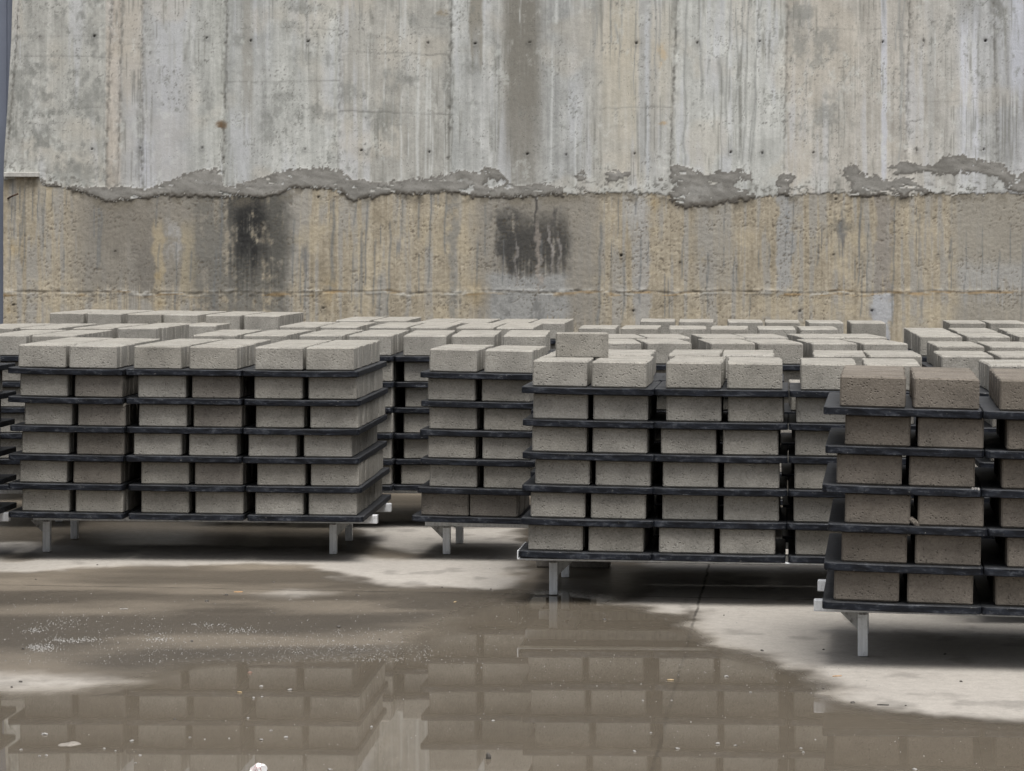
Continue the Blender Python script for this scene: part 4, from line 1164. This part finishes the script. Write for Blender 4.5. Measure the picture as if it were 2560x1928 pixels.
single('stone', bm_mesh('stone', (lambda b: (b.from_mesh(stone_mesh(53, M_REDST, .6)), bmesh.ops.scale(b, vec=(.008, .008, .008), verts=b.verts), b)[2])(bmesh.new()), M_REDST), 1080 / 1.728, 1380 + 520 / 1.728, 'reddish stone chip at the edge of the puddle', 'stone', 0, 0.002)
single('wood_splinter', sliver(.030, .006, .004, M_PALEST, 1), 535 / 1.728, 1380 + 246 / 1.728, 'short pale splinter on the damp floor before the large left rack', 'splinter', 0.1)
single('wood_splinter', sliver(.016, .006, .004, M_WOOD, 2), 1035 / 1.728, 1380 + 605 / 1.728, 'short yellow wood splinter at the puddle edge', 'splinter', -0.5)
single('wood_splinter', sliver(.020, .006, .004, M_WOOD, 3), 1280 + 685 / 1.728, 1380 + 552 / 1.728, 'orange wood splinter lying across the floor joint in the puddle', 'splinter', 0.05)
single('twig', sliver(.034, .005, .004, M_DARKST, 4), 1280 + 1603 / 1.728, 1380 + 660 / 1.728, 'dark twig on the dry floor beside the puddle', 'twig', -0.15)
single('twig', sliver(.030, .004, .003, M_LEAF, 5), 1280 + 1405 / 1.728, 1380 + 535 / 1.728, 'thin brown twig on the dry floor before the brown blocks', 'twig', 0.3)
single('dry_leaf', sliver(.034, .014, .003, M_LEAF, 6), 1030 / 1.728, 1380 + 172 / 1.728, 'curled orange leaf on the floor before the large left rack', 'leaf', 0.2)
single('dry_leaf', sliver(.020, .008, .003, M_WOOD, 7), 1966 / 1.728, 1380 + 215 / 1.728, 'small yellow leaf on the wet floor before the narrow stack', 'leaf', 1.3)
b = bmesh.new()
b.from_mesh(stone_mesh(61, M_PALEST, .22))
bmesh.ops.scale(b, vec=(.034, .05, .03), verts=b.verts)
rr = random.Random(3)
for v in b.verts: v.co += Vector((rr.uniform(-1, 1) * .005, rr.uniform(-1, 1) * .006, rr.uniform(-1, 1) * .0015))
single('cement_splash', bm_mesh('cement_splash', b, plain('pale_wet_cement', (0.21, 0.19, 0.165), 0.85, 0, 0.4, 120)), 174, 1860, 'flat pale crust of spilled cement in the puddle at lower left', 'cement', 0, -0.002)

# crumpled paper ball at the lower edge
b = bmesh.new()
bmesh.ops.create_icosphere(b, subdivisions=4, radius=1)
rr = random.Random(9)
dirs = [(Vector((rr.gauss(0, 1), rr.gauss(0, 1), rr.gauss(0, 1))).normalized(), rr.uniform(0.62, 0.95)) for _ in range(46)]
for v in b.verts:
    c = v.co.copy()
    for n_, d_ in dirs:
        k = c.dot(n_)
        if k > d_: c -= n_ * (k - d_) * 1.25
    v.co = Vector((c.x * .026, c.y * .022, c.z * .024))
me = bm_mesh('paper_ball', b, M_PAPER)
me.materials.append(M_INK)
for f in me.polygons:
    c = f.center
    if abs(math.sin(c.x * 700 + c.z * 260)) > 0.94 and c.z > -0.004 and c.x < 0.01: f.material_index = 1
o = obj('paper_ball', me)
o.matrix_world = Matrix.Translation((-0.624, 6.50, 0.012))
tag(o, 'crumpled white paper with red print at the lower edge of the puddle', 'paper')

# odd bits on and under the stock
b = box_bm(0, 0.30, 0, 0.10, 0, 0.07, 0.006, 1)
o = obj('concrete_block', bm_mesh('concrete_block', b, M_DAMP))
D_ = 10.76
o.matrix_world = Matrix.Translation(((1340 - CX) / F * D_, D_, -0.002)) @ Matrix.Rotation(math.radians(-6), 4, 'Z')
tag(o, 'dark concrete block lying on the floor under the long middle rack', 'block')
def on_rack(name, me, rk, px, wd, z, label, cat, rot=(0, 0, 0)):
    o = obj(name, me)
    m = rk.frame(rk.u(px, wd), wd, z)
    o.matrix_world = m @ Matrix.Rotation(rot[1], 4, 'Y') @ Matrix.Rotation(rot[2], 4, 'Z')
    tag(o, label, cat)
b = bmesh.new()
rr = random.Random(4)
t_ = bpy.data.meshes.new('t')
for k in range(9):
    q = bmesh.new(); q.from_mesh(stone_mesh(70 + k, M_PALEST, .8))
    z_ = rr.uniform(.003, .007)
    for v in q.verts: v.co = v.co * z_ + Vector((rr.gauss(0, .008) if False else (k % 3 - 1) * .009, (k // 3 - 1) * .006, z_ * .6))
    q.to_mesh(t_); q.free(); b.from_mesh(t_)
on_rack('cement_crumbs', bm_mesh('cement_crumbs', b, M_PALEST), RR, 2436, 0.012, 3 * PITCH + BOARD_T - 0.004, 'little heap of pale cement crumbs on the front edge of a board under brown blocks', 'crumbs')
on_rack('block_fragment', sliver(.045, .02, .018, M_BROWN, 8), RR, 2281, 0.035, 2 * PITCH + BOARD_T + 0.004, 'broken block fragment wedged in the gap between two brown blocks', 'fragment', (0, 0.75, 0.1))
